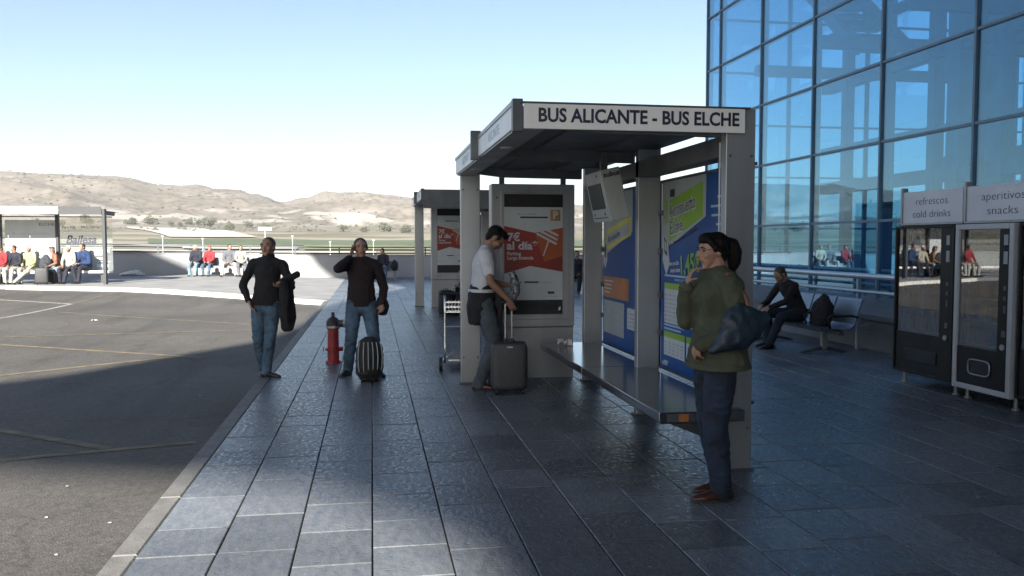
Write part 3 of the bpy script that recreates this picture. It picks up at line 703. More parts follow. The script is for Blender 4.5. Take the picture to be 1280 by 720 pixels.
def ad_panel(parent, y0, y1, kind):
    """blue bus timetable panel at x = 1.63 facing the waiting side; reader's left = high y"""
    zb, zt = .47, 2.15; x = 1.66
    MB().box((x, y0, zb), (x + .05, y1, zt)).build('panel_board', M_BLUEP, parent)
    MB().box((x - .012, y0 - .02, zt), (x + .06, y1 + .02, zt + .022)).build('panel_rail', M_STEEL2, parent); MB().box((x - .012, y0 - .02, zb - .022), (x + .06, y1 + .02, zb)).build('panel_rail', M_STEEL2, parent)
    W = y1 - y0; Hh = zt - zb; Fm = frame_negx(x - .002, y1, zb); it = []; rg = random.Random(kind)
    if kind == 1:
        wx = W * .58
        it += [(M_PGREY, [(0, Hh * .62, 1), (wx, Hh * .80, 1), (wx, Hh, 1), (0, Hh, 1)])]
        it += [(M_LIME, [(.20, Hh * .68, 2), (wx - .06, Hh * .80, 2), (wx - .06, Hh * .97, 2), (.20, Hh * .90, 2)])]
        it += [(M_PWHITE, [(.05, Hh * .72, 2), (.16, Hh * .68, 2), (.22, Hh * .56, 2), (.13, Hh * .50, 2), (.03, Hh * .58, 2)]), (M_NAVYINK, [(.06, Hh * .71, 3), (.14, Hh * .68, 3), (.16, Hh * .60, 3), (.08, Hh * .62, 3)]),
               (M_PWHITE, [(.08, Hh * .69, 4), (.13, Hh * .67, 4), (.14, Hh * .62, 4), (.09, Hh * .64, 4)]), (M_NAVYINK, rect(.21, Hh * .915, .33, Hh * .955, 3))]
        it += [(M_LIME, rect(.06, Hh * .80, .10, Hh * .93, 2)), (M_LIME, rect(.11, Hh * .78, .15, Hh * .90, 2)), (M_PGREY, rect(.075, Hh * .82, .14, Hh * .85, 3))]
        xr = wx + .1                                                    # stop list with thermometer line
        it += [(M_LIME, rect(W - .28, Hh * .915, W - .02, Hh * .975, 2)), (M_LIGHTBLUE, rect(W * .83, Hh * .32, W * .83 + .02, Hh * .90, 2)), (M_PGREY, rect(W * .83 + .035, Hh * .32, W * .83 + .045, Hh * .90, 2))]
        for k in range(14):
            zz = Hh * (.88 - .042 * k); l_ = rg.uniform(.16, .34); it.append((M_LIGHTBLUE if k % 4 else M_PWHITE, rect(W * .81 - l_, zz, W * .81, zz + .018, 2))); it.append((M_NAVYINK, rect(W * .83 + .08, zz - .005, W * .83 + .15, zz + .022, 2)))
        for (ax, az_, bx, bz) in ((.05, .245, .34, .46), (.36, .245, .66, .46), (.05, .07, .34, .20), (.36, .07, .66, .20)):
            a0, a1, b0, b1 = ax * W, bx * W, az_ * Hh, bz * Hh
            it += [(M_PWHITE, rect(a0, b0, a1, b1, 2)), (M_LIME, rect(a0, b1 - .055, a1, b1, 3))]
            nr_ = 7 if b1 - b0 > .3 else 4
            for r_ in range(nr_):
                for c_ in range(5):
                    zz = b0 + .02 + (b1 - b0 - .1) * r_ / nr_; xx = a0 + .015 + (a1 - a0 - .02) * c_ / 5
                    it.append((M_GREYINK, rect(xx, zz, xx + (a1 - a0) / 5 * .7, zz + .016, 4)))
        for zz, l_ in ((.235, .5), (.215, .42), (.50, .55), (.035, .12)): it.append((M_LIGHTBLUE, rect(.05 * W, Hh * zz - .01, .05 * W + l_, Hh * zz + .008, 2)))
    else:
        wx = W * .60
        it += [(M_PGREY, [(0, Hh * .58, 1), (wx, Hh * .74, 1), (wx, Hh, 1), (0, Hh, 1)]), (M_PYEL, [(.12, Hh * .62, 2), (wx - .05, Hh * .72, 2), (wx - .05, Hh * .84, 2), (.12, Hh * .76, 2)]),
               (M_PGREY, [(.18, Hh * .655, 3), (wx - .12, Hh * .73, 3), (wx - .12, Hh * .80, 3), (.18, Hh * .73, 3)]),
               (M_PWHITE, [(.02, Hh * .66, 2), (.12, Hh * .70, 2), (.17, Hh * .56, 2), (.09, Hh * .50, 2), (.02, Hh * .54, 2)]), (M_NAVYINK, [(.05, Hh * .65, 3), (.1, Hh * .67, 3), (.12, Hh * .58, 3), (.07, Hh * .57, 3)])]
        it += [(M_PORANGE, rect(0, Hh * .31, wx * .9, Hh * .45, 2)), (M_PGREY, rect(.04, Hh * .07, wx * .75, Hh * .29, 2)), (M_PWHITE, rect(wx * .85, Hh * .14, W - .05, Hh * .27, 2))]
        for k in range(11):
            zz = Hh * (.80 - .036 * k); it.append((M_PWHITE if k in (3, 7) else M_LIGHTBLUE, rect(W - .05 - rg.uniform(.1, .3), zz, W - .05, zz + .02, 2)))
        for k in range(4): it.append((M_GREYINK, rect(wx * .88, Hh * (.155 + .025 * k), W - .07, Hh * (.165 + .025 * k), 3))); it.append((M_PWHITE, rect(.06, Hh * (.34 + .025 * k), .06 + rg.uniform(.2, .42), Hh * (.35 + .025 * k), 3)))
        for k in range(18): xx, zz = rg.uniform(.06, wx * .7), Hh * rg.uniform(.09, .27); it.append((M_LIGHTBLUE, rect(xx, zz, xx + rg.uniform(.03, .12), zz + .008, 3)))
    decal(parent, 'panel_print', it, Fm)
    def t(s, size, m, px, pz, bold=.0, width=None, rot=0.0, nm='lettering'):
        text(s, size, m, parent, Fm @ Matrix.Translation((px, pz, .0022)) @ Matrix.Rotation(rot, 4, 'Z'), nm, 'CENTER', bold, width)
    if kind == 1:
        t('Aeropuerto', .17, M_PWHITE, .52, Hh * .855, .012, .62, .12); t('Aeropuerto', .17, M_NAVYINK, .515, Hh * .857, .0, .60, .12)
        t('Elche', .17, M_PWHITE, .38, Hh * .755, .012, .30, .12); t('Elche', .17, M_NAVYINK, .375, Hh * .757, .0, .29, .12)
        t('Elx - Aeropuerto - Alacant', .05, M_NAVYINK, .52, Hh * .70, .0, .68, .22)
        t('1,45€', .22, M_LIME, .70, Hh * .565, .006, .44, .10); t('billete sencillo', .055, M_PWHITE, .30, Hh * .565, .001, .30, .06); t('single ticket', .055, M_PWHITE, .36, Hh * .53, .001, .24, .06)
        t('subus', .06, M_PWHITE, .12, Hh * .025, .002); t('HORARIO LABORABLES', .03, M_LIGHTBLUE, .5, Hh * .48, 0)
    else:
        t('Aeropuerto', .10, M_NAVYINK, .42, Hh * .715, .0, .46, .16); t('subus', .13, M_PWHITE, W - .2, Hh * .065, .004, .30); t('Playas', .06, M_PWHITE, W - .17, Hh * .01 + .03, 0)

def totem(parent_loc, sz, label, group, rz=0):
    t = empty('advertising_totem', parent_loc, rz, label, 'advertising stand', group)
    t.scale = (1, 1, sz)
    W = .98
    MB().box((0, .02, 0), (W, .2, .60)).build('pedestal', M_STEEL, t, .004)
    MB().box((-.008, 0, .605), (W + .008, .22, 2.29)).build('casing', M_STEEL, t, .012)
    MB().box((.10, -.012, .70), (W - .06, .0, 2.22)).build('door_frame', M_STEEL, t, .004)
    it = [(M_BLACK, rect(.14, .76, .84, 2.17, 1)), (M_PWHITE, rect(.14, .93, .84, 2.02, 2))]
    it += [(M_ORANGE, [(.14, 1.24, 3), (.84, 1.22, 3), (.84, 1.78, 3), (.50, 1.72, 3), (.14, 1.80, 3)]), (M_ORANGE2, [(.50, 1.72, 4), (.84, 1.78, 4), (.84, 1.45, 4), (.62, 1.38, 4)]),
           (M_PWHITE, [(.14, 1.24, 5), (.45, 1.33, 5), (.84, 1.26, 5), (.84, 1.20, 5), (.14, 1.20, 5)])]
    # parasol of white strips
    for k in range(3):
        it.append((M_PWHITE, [(.52 + .03 * k, 1.70 + .035 * k - .0, 6), (.76 + .01 * k, 1.575 + .05 * k, 6), (.77 + .01 * k, 1.60 + .05 * k, 6), (.53 + .03 * k, 1.725 + .035 * k, 6)]))
    it.append((M_PWHITE, [(.60, 1.45, 6), (.615, 1.45, 6), (.68, 1.63, 6), (.665, 1.64, 6)]))
    it += [(mat('parking_sign_brown', (.30, .17, .07), .4), rect(.69, 1.86, .81, 1.99, 5))]
    for k, (a, b_, z_, h_) in enumerate([(.3, .52, 1.93, .016), (.33, .66, 1.89, .02), (.3, .36, 1.13, .014), (.38, .55, 1.13, .02), (.56, .72, 1.13, .013), (.66, .74, 1.0, .03), (.17, .24, .99, .03), (.62, .78, .965, .01)]): it.append((M_GREYINK if k not in (1, 3, 5) else M_NAVYINK, rect(a, z_, b_, z_ + h_, 5)))
    it.append((M_WHITEINK, [(.79, .80, 3), (.815, .81, 3), (.815, .85, 3), (.795, .84, 3)])); it.append((M_BLACK, rect(.045, 2.12, .062, 2.137, 1)))
    F_ = frame_negy(0, -.014, 0); decal(t, 'poster', it, F_)
    def tx(s, size, m, px, pz, bold=0.0, width=None): text(s, size, m, t, F_ @ Matrix.Translation((px, pz, .0035)), 'lettering', 'LEFT', bold, width)
    tx('7€', .13, M_PWHITE, .18, 1.665, .004); tx('al día*', .13, M_PWHITE, .17, 1.565, .004, .37); tx('Parking', .055, M_PWHITE, .175, 1.475, .0015); tx('Larga Estancia', .055, M_PWHITE, .175, 1.425, .0015)
    tx('P', .12, M_PWHITE, .72, 1.925, .004)
    MB().box((.12, -.022, .74), (.86, -.019, 2.19)).build('cover_glass', M_CLEAR, t)
    for x in (.10, .84): MB().box((x, .09, 2.29), (x + .06, .13, 2.46)).build('hanger', M_STEEL2, t)
    return t

def shelter(loc_, rz, label, sz=1.0, sign=True, bays=(1, 2), lettering=None, closed=None, letterside=True):
    s = empty('bus_shelter', loc_, rz, label, 'bus shelter', 'steel framed bus shelters'); s.scale = (1, 1, sz)
    L = 3.95; ys = (0.0, 1.93, 3.9)
    for k, y in enumerate(ys):
        MB().box((1.42, y - .02, 0), (1.675, y + .105, .014)).build('base_plate', M_STEEL2, s, .003)
        MB().box((1.44, y, 0), (1.655, y + .085, 2.52)).build('post', M_STEEL, s, .006)
        MB().prism([(-.02, 2.50), (1.41, 2.50), (1.41, 2.33), (.5, 2.34), (-.02, 2.40)], 'y', y + .01, y + .075).build('cross_beam', M_STEEL2, s)
        if k < 2: MB().box((-.10 if k else -.05, y - .012, 2.335), (-.012 if k else .018, y + .05, 2.59 if k else 2.548)).build('end_plate', M_STEEL2, s, .003)
    MB().box((.02, 3.95, 0), (.24, 4.04, 2.60)).build('post', M_STEEL, s, .006)
    MB().box((.0, 3.93, 0), (.26, 4.06, .014)).build('base_plate', M_STEEL2, s, .003)
    for z in (.30, 2.2):
        for x in (.05, .21): MB().cyl((x, 3.944, z), (x, 3.951, z), .011, 8).build('bolt', M_STEEL2, s)
    for z in (.30, 2.2):
        for x in (1.47, 1.625): MB().cyl((x, -.006, z), (x, .001, z), .010, 8).build('bolt', M_STEEL2, s)
    MB().box((1.432, .09, .02), (1.439, .10, 2.3)).build('cable_strip', M_WHITEP, s)
    MB().box((1.44, .09, 2.20), (1.60, 3.9, 2.345)).build('long_beam', M_STEEL2, s, .004)
    MB().box((.0, .02, 2.455), (1.62, 4.02, 2.505)).build('roof', M_STEEL2, s, .003)
    for i in range(4):
        x = .30 + .30 * i
        for a, b in ((.08, 1.92), (2.02, 3.89)): MB().box((x - .14, a + .01, 2.44 - .02 * (i % 2)), (x + .145, b - .01, 2.452)).build('soffit_panel', M_SOFFIT, s)
    for a, b in ((.05, 1.915), (1.985, 3.93)):
        MB().box((-.035, a, 2.365), (-.015, b, 2.54)).build('fascia_panel', M_CREAM, s, .002)
        MB().box((-.02, a, 2.352), (.17, b, 2.362)).build('eaves_strip', M_STEEL, s)
        MB().box((-.045, a, 2.515), (-.036, b, 2.545)).build('fascia_trim', M_STEEL, s)
        lp = MB().loft([(.08, (a + b) / 2 + .1, 2.343), (.08, (a + b) / 2 + .1, 2.352)], [.05, .05], 14); lp.build('recessed_lamp', M_LAMPG, s, smooth=False)
        if letterside: text('ALICANTE', .11, M_LIGHTBLUE, s, frame_negx(-.0365, (a + b) / 2, 2.44), 'lettering', 'CENTER', 0, .6)
    if sign:
        MB().box((.022, -.035, 2.352), (1.56, -.008, 2.515)).build('sign_board', M_SIGNW, s, .002)
        text('BUS ALICANTE - BUS ELCHE', .125, M_NAVYINK, s, frame_negy(.815, -.0365, 2.437), 'lettering', 'CENTER', .0036, 1.40)
        MB().box((.0, -.04, 2.517), (1.60, -.0, 2.527)).build('sign_trim', M_STEEL2, s)
    else:
        MB().box((-.0, -.035, 2.17), (1.42, -.008, 2.53)).build('front_fascia', M_STEEL2, s, .002)
    # bench in two lengths
    for a, b in ((-.1, 2.02), (2.035, 3.95)):
        MB().prism([(.94, .45), (.94, .385), (.955, .37), (1.56, .37), (1.56, .45)], 'y', a, b).build('bench_slab', M_POLISH, s, .006)
        MB().box((1.56, a + .1, .36), (1.60, b - .1, .40)).build('bench_bracket', M_STEEL2, s)
    MB().box((1.0, -.103, .385), (1.5, -.099, .44)).build('bench_end_cap', M_STEEL2, s)
    for y in ys: MB().prism([(1.0, .37), (1.41, .37), (1.41, .20)], 'y', y + .02, y + .06).build('bench_bracket', M_STEEL2, s)
    for i, (a, b) in enumerate(((.12, 1.90), (2.05, 3.87))):
        if 'ad' in (closed or 'ad'):
            ad_panel(s, a, b, 1 if i == 0 else 2)
            for z in (.75, 1.1, 1.5, 1.85):
                for yy in (a + .0, b - .04): MB().box((1.63, yy, z), (1.659, yy + .04, z + .05)).build('clip', M_STEEL2, s)
    return s
sh1 = shelter((.97, 5.5, 0), 0, 'grey steel bus shelter lettered BUS ALICANTE - BUS ELCHE with blue timetable panels')
totem((1.385, 9.72, 0), 1.0, 'tall steel poster stand with red al dia poster behind the man in the white shirt', 'poster stands at the shelters')
sh2 = shelter((1.05, 17.3, 0), 0, 'second bus shelter farther along the pavement beyond the luggage trolley', 1.065, False)
totem((1.47, 21.0, 0), 1.13, 'smaller looking steel poster stand under the second shelter farther back', 'poster stands at the shelters')

# timetable monitor hanging under the first shelter's roof
mo = empty('information_monitor', (2.08, 7.2, 2.26), 0, 'white information screen box lettered subus hanging tilted under the shelter roof', 'monitor')
M_MBOX = mat('monitor_casing', (.30, .33, .335), .45, 0, .05, 5); M_SCR = mat('dark_screen', (.012, .02, .032), .45, 0, .2, 2, spec=.2)
tl = Matrix.Rotation(R(-13), 4, 'Y')
MB().box((-.10, 0, -.46), (.08, .56, 0), tl).build('casing', M_MBOX, mo, .008)
MB().box((-.106, .07, -.34), (-.10, .50, -.11), tl).build('screen', M_SCR, mo)
Fm = tl @ frame_negx(-.1015, .56, -.46)
decal(mo, 'casing_print', [(M_NAVYINK, rect(.05, .035, .50, .045)), (M_NAVYINK, rect(.08, .06, .12, .085)), (M_NAVYINK, rect(.42, .06, .46, .085)), (M_GREYINK, rect(.22, .07, .36, .10)), (M_GREYINK, rect(.10, .37, .14, .385)),
      (M_GREYINK, rect(.18, .365, .30, .385)), (M_GREYINK, rect(.38, .365, .42, .39)), (M_GREYINK, rect(.10, .405, .14, .42)), (M_GREYINK, rect(.19, .40, .29, .42)), (M_NAVYINK, rect(.39, .405, .43, .43))], Fm)
text('subus', .065, M_NAVYINK, mo, tl @ frame_negy(-.005, -.0085, -.05), 'lettering', 'CENTER', .002, .15)
vt = MB()
for k in range(9): vt.box((-.01, -.011, -.18 - .02 * k), (.06, -.008, -.172 - .02 * k), tl)
vt.build('vent', M_GREYINK, mo, kind='stuff')
MB().box((-.03, .2, -.02), (.03, .26, .20)).build('hanger', M_STEEL2, mo)

# ------------------------------------------------------------------ far left shelter facing the road
s3 = empty('bus_shelter', (-8.95, 30.2, gz(-9, 30)), math.pi / 2, 'sunlit glass backed bus shelter at the far left with people sitting in it', 'bus shelter', 'steel framed bus shelters')
M_S3 = mat('weathered_shelter_steel', (.035, .038, .045), .6, .0, .1, 3)
for k in range(4):
    y = .0 + 1.86 * k
    if k: MB().box((1.41, y, 0), (1.6, y + .09, 2.45)).build('post', M_S3, s3)
    MB().box((0, y + .01, 2.36), (1.5, y + .08, 2.46)).build('cross_beam', M_S3, s3)
MB().box((.0, -.09, 0), (.22, .0, 2.55)).build('post', M_S3, s3)
MB().box((0, .0, 2.46), (1.62, 5.8, 2.5)).build('roof', M_S3, s3)
for a, b, m in ((0, .02 + 1.33, M_S3), (1.36, 1.9, M_PGREY), (1.92, 3.2, M_WHITEP), (3.22, 3.9, M_S3), (3.92, 5.8, M_S3)):
    MB().box((-.03, a, 2.36), (-.01, b, 2.62)).build('fascia_panel', m, s3)
text('ALICANTE - BENIDORM', .08, M_GREYINK, s3, frame_negx(-.032, 1.6, 2.49), 'lettering', 'CENTER', 0, .55)
M_CLEAR2 = glass_material('shelter_glass', (.92, .95, .95), 0, 1.45, 1, .12)
for k in range(3):
    y = 1.86 * k; MB().box((1.5, y + .1, .45), (1.512, y + 1.84, 2.3)).build('glass_back', M_CLEAR2, s3)
for z in (.42, 1.35, 2.3):
    for a in (.1, 1.96, 3.82): MB().box((1.49, a, z), (1.52, a + 1.74, z + .035)).build('glazing_bar', M_S3, s3)
F3 = frame_negx(1.495, 1.85, .45)
decal(s3, 'panel_print', [(M_PGREY, rect(.12, .62, 1.66, .74)), (M_LIGHTBLUE, rect(.1, .45, .7, .52)), (M_PWHITE, rect(.5, .52, 1.4, .60)), (M_PWHITE, rect(.75, .36, 1.5, .44)), (M_GREYINK, rect(.1, .28, 1.66, .31)), (M_GREYINK, rect(.05, .78, 1.7, .795)), (M_PWHITE, rect(.2, .15, 1.1, .24)), (M_LIGHTBLUE, rect(1.2, .1, 1.6, .2)), (M_ORANGE, rect(.02, .2, .12, .55))], F3)
text('Bailesa', .40, M_NAVYINK, s3, F3 @ Matrix.Translation((.70, 1.06, .002)), 'lettering', 'CENTER', .008, 1.0, shear=.3)
text('ELCHE - PROVINCIAS', .12, M_NAVYINK, s3, F3 @ Matrix.Translation((.85, 1.5, .002)), 'lettering', 'CENTER', .0, 1.5)
F4 = frame_negx(1.49, 1.86 * 2 - .02, .45)
decal(s3, 'back_board', [(M_PWHITE, rect(.1, .1, 1.72, 1.15)), (M_PWHITE, rect(.1, 1.16, 1.72, 1.75))], F4)
text('Bus Lineas Regulares', .13, M_GREYINK, s3, F4 @ Matrix.Translation((.95, 1.28, .002)), 'lettering', 'CENTER', 0, 1.2)
text('ELCHE', .14, M_NAVYINK, s3, F4 @ Matrix.Translation((1.45, 1.6, .002)), 'lettering', 'CENTER', 0, .5)
MB().box((.98, .1, .36), (1.46, 5.5, .44)).build('bench_slab', M_CREAM, s3)
for y in (.3, 1.9, 3.7, 5.3): MB().box((1.1, y, 0), (1.4, y + .1, .36)).build('bench_leg', M_S3, s3)

# ------------------------------------------------------------------ vending machines
M_FRID = mat('vending_black', (.007, .008, .011), .42, 0, .2, 6, spec=.22); M_SILV = mat('vending_silver', (.40, .42, .45), .42, .15, .05, 4)
M_VGLASS = glass_material('vending_glass', (.62, .66, .70), 0, 1.7, 1.7, 0)
M_INNER = mat('vending_interior', (.02, .022, .028), .6, 0, .2, 4)
BOT = [mat('bottle_blue', (.03, .09, .25), .25), mat('bottle_orange', (.45, .16, .02), .25), mat('bottle_dark', (.03, .015, .012), .2), mat('bottle_green', (.03, .16, .06), .25), mat('can_red', (.3, .02, .02), .3, .3), mat('snack_yellow', (.5, .36, .05), .4), mat('bottle_clear', (.25, .32, .38), .15)]
def bottle_mesh(k):
    b = MB(); b.loft([(0, 0, 0), (0, 0, .13), (0, 0, .165), (0, 0, .20), (0, 0, .215)], [.03, .03, .014, .012, .014], 10); me = b.mesh('bottle'); me.materials.append(BOT[k]); return me
def packet_mesh(k):
    b = MB(); b.loft([(0, 0, 0), (0, 0, .02), (0, 0, .10), (0, 0, .15), (0, 0, .165)], [(.05, .004), (.048, .022), (.05, .026), (.048, .016), (.05, .003)], 10, side=(0, 1, 0)); me = b.mesh('packet'); me.materials.append(BOT[k]); return me
BM = [bottle_mesh(k) for k in (0, 1, 2, 3, 6)]; PM = [packet_mesh(k) for k in (5, 4, 0, 1, 3)]
def machine(y0, y1, kind, label):
    """front at local x = 0 facing -X; y from 0 (near) to W"""
    W = y1 - y0; v = empty('vending_machine', (5.95, y0, 0), 0, label, 'vending machine', 'vending machines against the glass facade')
    D = .8; zb, zt = .14, 1.80
    cb = MB(); cb.box((.06, 0, zb), (D, .03, zt)); cb.box((.06, W - .03, zb), (D, W, zt)); cb.box((.06, .03, zt - .04), (D, W - .03, zt)); cb.box((.06, .03, zb), (D, W - .03, zb + .3)); cb.box((D - .04, .03, zb + .3), (D, W - .03, zt - .04))
    cb.build('cabinet', M_FRID, v)
    for x in (.12, D - .1):
        for y in (.05, W - .09): MB().loft([(x, y + .02, 0), (x, y + .02, .02), (x, y + .02, .021), (x, y + .02, zb)], [.035, .035, .02, .02], 12).build('foot', M_STEEL, v)
    px = .22 if kind != 2 else .19                                       # column of controls on the near (right) side
    M_ = M_SILV if kind == 2 else M_FRID; e = .055 if kind == 2 else .03
    x0, x1 = (-.02, .055) if kind == 2 else (0.0, .055)
    z0 = .12 if kind == 2 else .14; z1 = 1.79
    dr = MB()
    dr.box((x0, .0, z0), (x1, e, z1)); dr.box((x0, W - e, z0), (x1, W, z1)); dr.box((x0, e, z1 - e), (x1, W - e, z1)); dr.box((x0, e, z0), (x1, W - e, z0 + e))
    d = dr.build('door', M_, v, .006)
    gz0 = .60 if kind != 2 else .55
    MB().box((x0 + .015, e, z0 + e), (x1 - .01, W - e, gz0)).build('lower_panel', M_FRID, v)
    MB().box((x0 + .012, e, gz0), (x1 - .01, px, z1 - e)).build('control_panel', M_FRID, v)
    MB().box((x0 + .022, px, gz0), (x0 + .028, W - e, z1 - e)).build('window_pane', M_VGLASS, v)
    MB().box((x0 + .02, px - .004, gz0), (x0 + .034, px + .008, z1 - e)).build('window_trim', M_BLACK, v)
    MB().box((.3, .03, gz0 - .1), (.31, W - .03, zt - .04)).build('interior_back', M_INNER, v)
    rg = random.Random(kind)
    for k, z in enumerate([gz0 + .03 + .235 * q for q in range(5)]):
        MB().box((.07, px, z - .012), (.3, W - .04, z)).build('shelf', M_STEEL, v)
        n_ = 8 if kind != 2 else 6
        for i in range(n_):
            me_ = (BM if kind != 2 else (PM if k > 1 else PM + BM))[rg.randrange(5)]
            o = link('bottle' if me_.name.startswith('bottle') else 'packet', me_, v); o.location = (.12 + .02 * rg.random(), px + .06 + (W - px - .14) * i / (n_ - 1), z)
    MB().box((.09, W - e - .025, gz0 + .02), (.10, W - e - .005, z1 - .2)).build('light_tube', mat('tube_light_cover', (.7, .72, .74), .3), v)
    xf = x0 + .006
    for (a, z, wd, hh, m) in ((.08, 1.58, .05, .10, M_GREYINK), (.08, 1.40, .05, .12, M_PGREY), (.085, 1.15, .035, .04, M_STEEL2), (.085, 1.05, .035, .04, M_STEEL2), (.085, .93, .03, .07, M_STEEL2), (.08, .70, .05, .06, M_STEEL2)):
        MB().box((xf, a, z), (xf + .01, a + wd, z + hh)).build('keypad' if hh > .09 else 'button_block', m, v, .002)
    rgm = MB().loft([(xf + .004, .115, .60), (xf - .006, .115, .60)], [.032, .028], 14); rgm.build('coin_return', M_STEEL, v)
    if kind == 2:
        ring = [(xf, W / 2 + .02 + .15 * c_, .36 + .075 * s_) for c_, s_ in [(math.copysign(abs(math.cos(t)) ** .45, math.cos(t)), math.copysign(abs(math.sin(t)) ** .45, math.sin(t))) for t in np.linspace(0, 2 * math.pi, 29)]]
        MB().loft(ring, [.009] * 29, 6, cap=False).build('delivery_flap_ring', M_STEEL, v, smooth=True)
        MB().box((xf + .004, W / 2 - .11, .30), (xf + .009, W / 2 + .15, .42)).build('delivery_flap', M_BLACKG, v, .003)
    else:
        MB().box((xf, .25, .28), (xf + .006, W - .2, .42)).build('delivery_flap', M_BLACKG, v, .004)
    return v
machine(7.84, 8.84, 1, 'black drinks vending machine of bottles under the refrescos cold drinks sign')
machine(7.00, 7.80, 2, 'snack vending machine with wide silver door frame under the aperitivos sign')
machine(5.98, 6.96, 3, 'black vending machine cut off by the right edge of the photo')
def header(y0, y1, l1, l2, label):
    h = empty('header_sign', (5.98, y0, 1.82), 0, label, 'sign', 'grey signs above the vending machines'); W = y1 - y0
    MB().box((0, .0, .0), (.05, W, .35)).build('sign_board', mat('header_grey', (.58, .60, .64), .5, 0, .04, 3), h, .003)
    MB().box((-.012, -.02, -.02), (.06, W + .02, .0)).box((-.012, W, .0), (.06, W + .03, .40)).build('sign_frame', M_STEEL, h)
    text(l1, .115, M_NAVYINK, h, frame_negx(-.0015, W / 2, .235), 'lettering', 'CENTER', -.0015, .52 if l2.startswith('cold') else .56)
    text(l2, .115, M_NAVYINK, h, frame_negx(-.0015, W / 2, .095), 'lettering', 'CENTER', -.0015, .62 if l2.startswith('cold') else .40)
    for y in (.1, W - .1): MB().box((.06, y - .02, -.02), (.1, y + .02, .3)).build('bracket', M_STEEL2, h)
header(7.77, 8.75, 'refrescos', 'cold drinks', 'pale grey header sign lettered refrescos cold drinks')
header(6.72, 7.71, 'aperitivos', 'snacks', 'pale grey header sign lettered aperitivos snacks')

# ------------------------------------------------------------------ metal waiting bench at the right
wb = empty('metal_bench', (6.5, 10.85, -.03), 0, 'four seat perforated metal bench with black armrest by the glass facade', 'bench')
M_PERF = mat('perforated_silver_seat', (.17, .22, .29), .30, .8, .08, 40, .1, 160)
for k in range(4):
    y = .02 + .66 * k; prof = [(-.30, .40), (-.31, .43), (-.20, .425), (.02, .405), (.16, .41), (.22, .47), (.32, .80), (.34, .83)]
    m_ = MB()
    up = [(a, b + .008) for a, b in prof]; m_.prism(up + [(a + .012, b - .008) for a, b in prof[::-1]], 'y', y, y + .62); m_.build('seat_shell', M_PERF, wb)
MB().box((-.03, 0, .33), (.05, 2.68, .39)).build('beam', M_STEEL2, wb, .006)
for y in (.45, 2.05):
    MB().box((-.02, y, .08), (.06, y + .06, .34)).build('upright', M_STEEL, wb)
    MB().loft([(-.34, y + .03, .03), (-.2, y + .03, .06), (.02, y + .03, .10), (.24, y + .03, .06), (.38, y + .03, .03)], [(.02, .015), (.024, .02), (.03, .03), (.024, .02), (.02, .015)], 8).build('foot_bar', M_STEEL2, wb)
for y in (.0, .66, 1.34): MB().loft([(-.16, y, .43), (-.20, y, .57), (-.16, y, .60), (.18, y, .60), (.26, y, .58)], [.014, .014, .016, .016, .014], 8).build('armrest', M_BLACK, wb, smooth=True)

# ------------------------------------------------------------------ hydrant
M_HRED = mat('hydrant_red', (.30, .018, .022), .45, 0, .2, 8, .1, 40); M_HDK = mat('hydrant_dark_iron', (.05, .05, .055), .5, .4, .2, 10)
hy = empty('fire_hydrant', (-.52, 11.4, 0), 0, 'red fire hydrant with dark cap on the pavement between the two standing men', 'hydrant')
MB().loft([(0, 0, 0), (0, 0, .03), (0, 0, .031), (0, 0, .46)], [.10, .10, .078, .072], 20).build('barrel', M_HRED, hy, smooth=False)
MB().loft([(0, 0, .17), (0, 0, .20)], [.105, .105], 16).build('flange', M_HRED, hy)
for k in (0, 1): MB().cyl((-.13 + .19 * k, 0, .185), (-.10 + .25 * k - .02, 0, .185), .03, 8).build('bolt', M_HRED, hy)
MB().loft([(0, 0, .46), (0, 0, .48), (0, 0, .56), (0, 0, .60), (0, 0, .62)], [.085, .09, .088, .06, .03], 16).build('cap', M_HDK, hy)
MB().loft([(0, 0, .62), (0, 0, .68)], [.022, .022], 6).build('spindle', M_HDK, hy)
MB().loft([(0, 0, .53), (.15, -.03, .53)], [.045, .05], 14).build('outlet', M_HDK, hy); MB().loft([(.14, -.028, .53), (.175, -.035, .53)], [.058, .055], 8).build('outlet_cap', M_STEEL, hy)
MB().loft([(0, -.0, .47), (0, 0, .50)], [.095, .095], 10).build('collar', M_STEEL, hy)

# ------------------------------------------------------------------ luggage trolley
tr = empty('luggage_trolley', (1.10, 10.42, 0), R(-6), 'silver luggage trolley with small basket standing behind the front left shelter post', 'trolley')
M_CH = mat('chrome_tube', (.55, .57, .60), .2, .9, .05); M_RUB = mat('black_rubber', (.012, .012, .013), .6, 0, .2, 20)
for sx in (-.21, .21):
    MB().loft([(sx, 0, .10), (sx * 1.0, .02, .30), (sx, .06, .72), (sx, .02, .97)], [.014] * 4, 8).build('frame_tube', M_CH, tr, smooth=True)
    MB().loft([(sx * 1.2, -.02, .09), (sx * 1.05, .30, .12), (sx * .5, .85, .12)], [.014] * 3, 8).build('base_tube', M_CH, tr, smooth=True)
    w_ = MB(); w_.loft([(sx * 1.25 - .02, 0, .085), (sx * 1.25 + .02, 0, .085)], [.085, .085], 18); w_.build('wheel', M_RUB, tr)
    MB().loft([(sx * 1.25 - .023, 0, .085), (sx * 1.25 + .023, 0, .085)], [.03, .03], 12).build('hub', M_CH, tr)
    MB().loft([(sx * 1.25, 0, .19), (sx * 1.2, .02, .10)], [.012, .012], 6).build('wheel_fork', M_CH, tr)
MB().cyl((-.27, .0, .97), (.27, .0, .97), .018, 10).build('push_bar', M_BLACK, tr)
MB().cyl((-.21, .04, .55), (.21, .04, .55), .012, 8).build('cross_tube', M_CH, tr)
bk = MB()
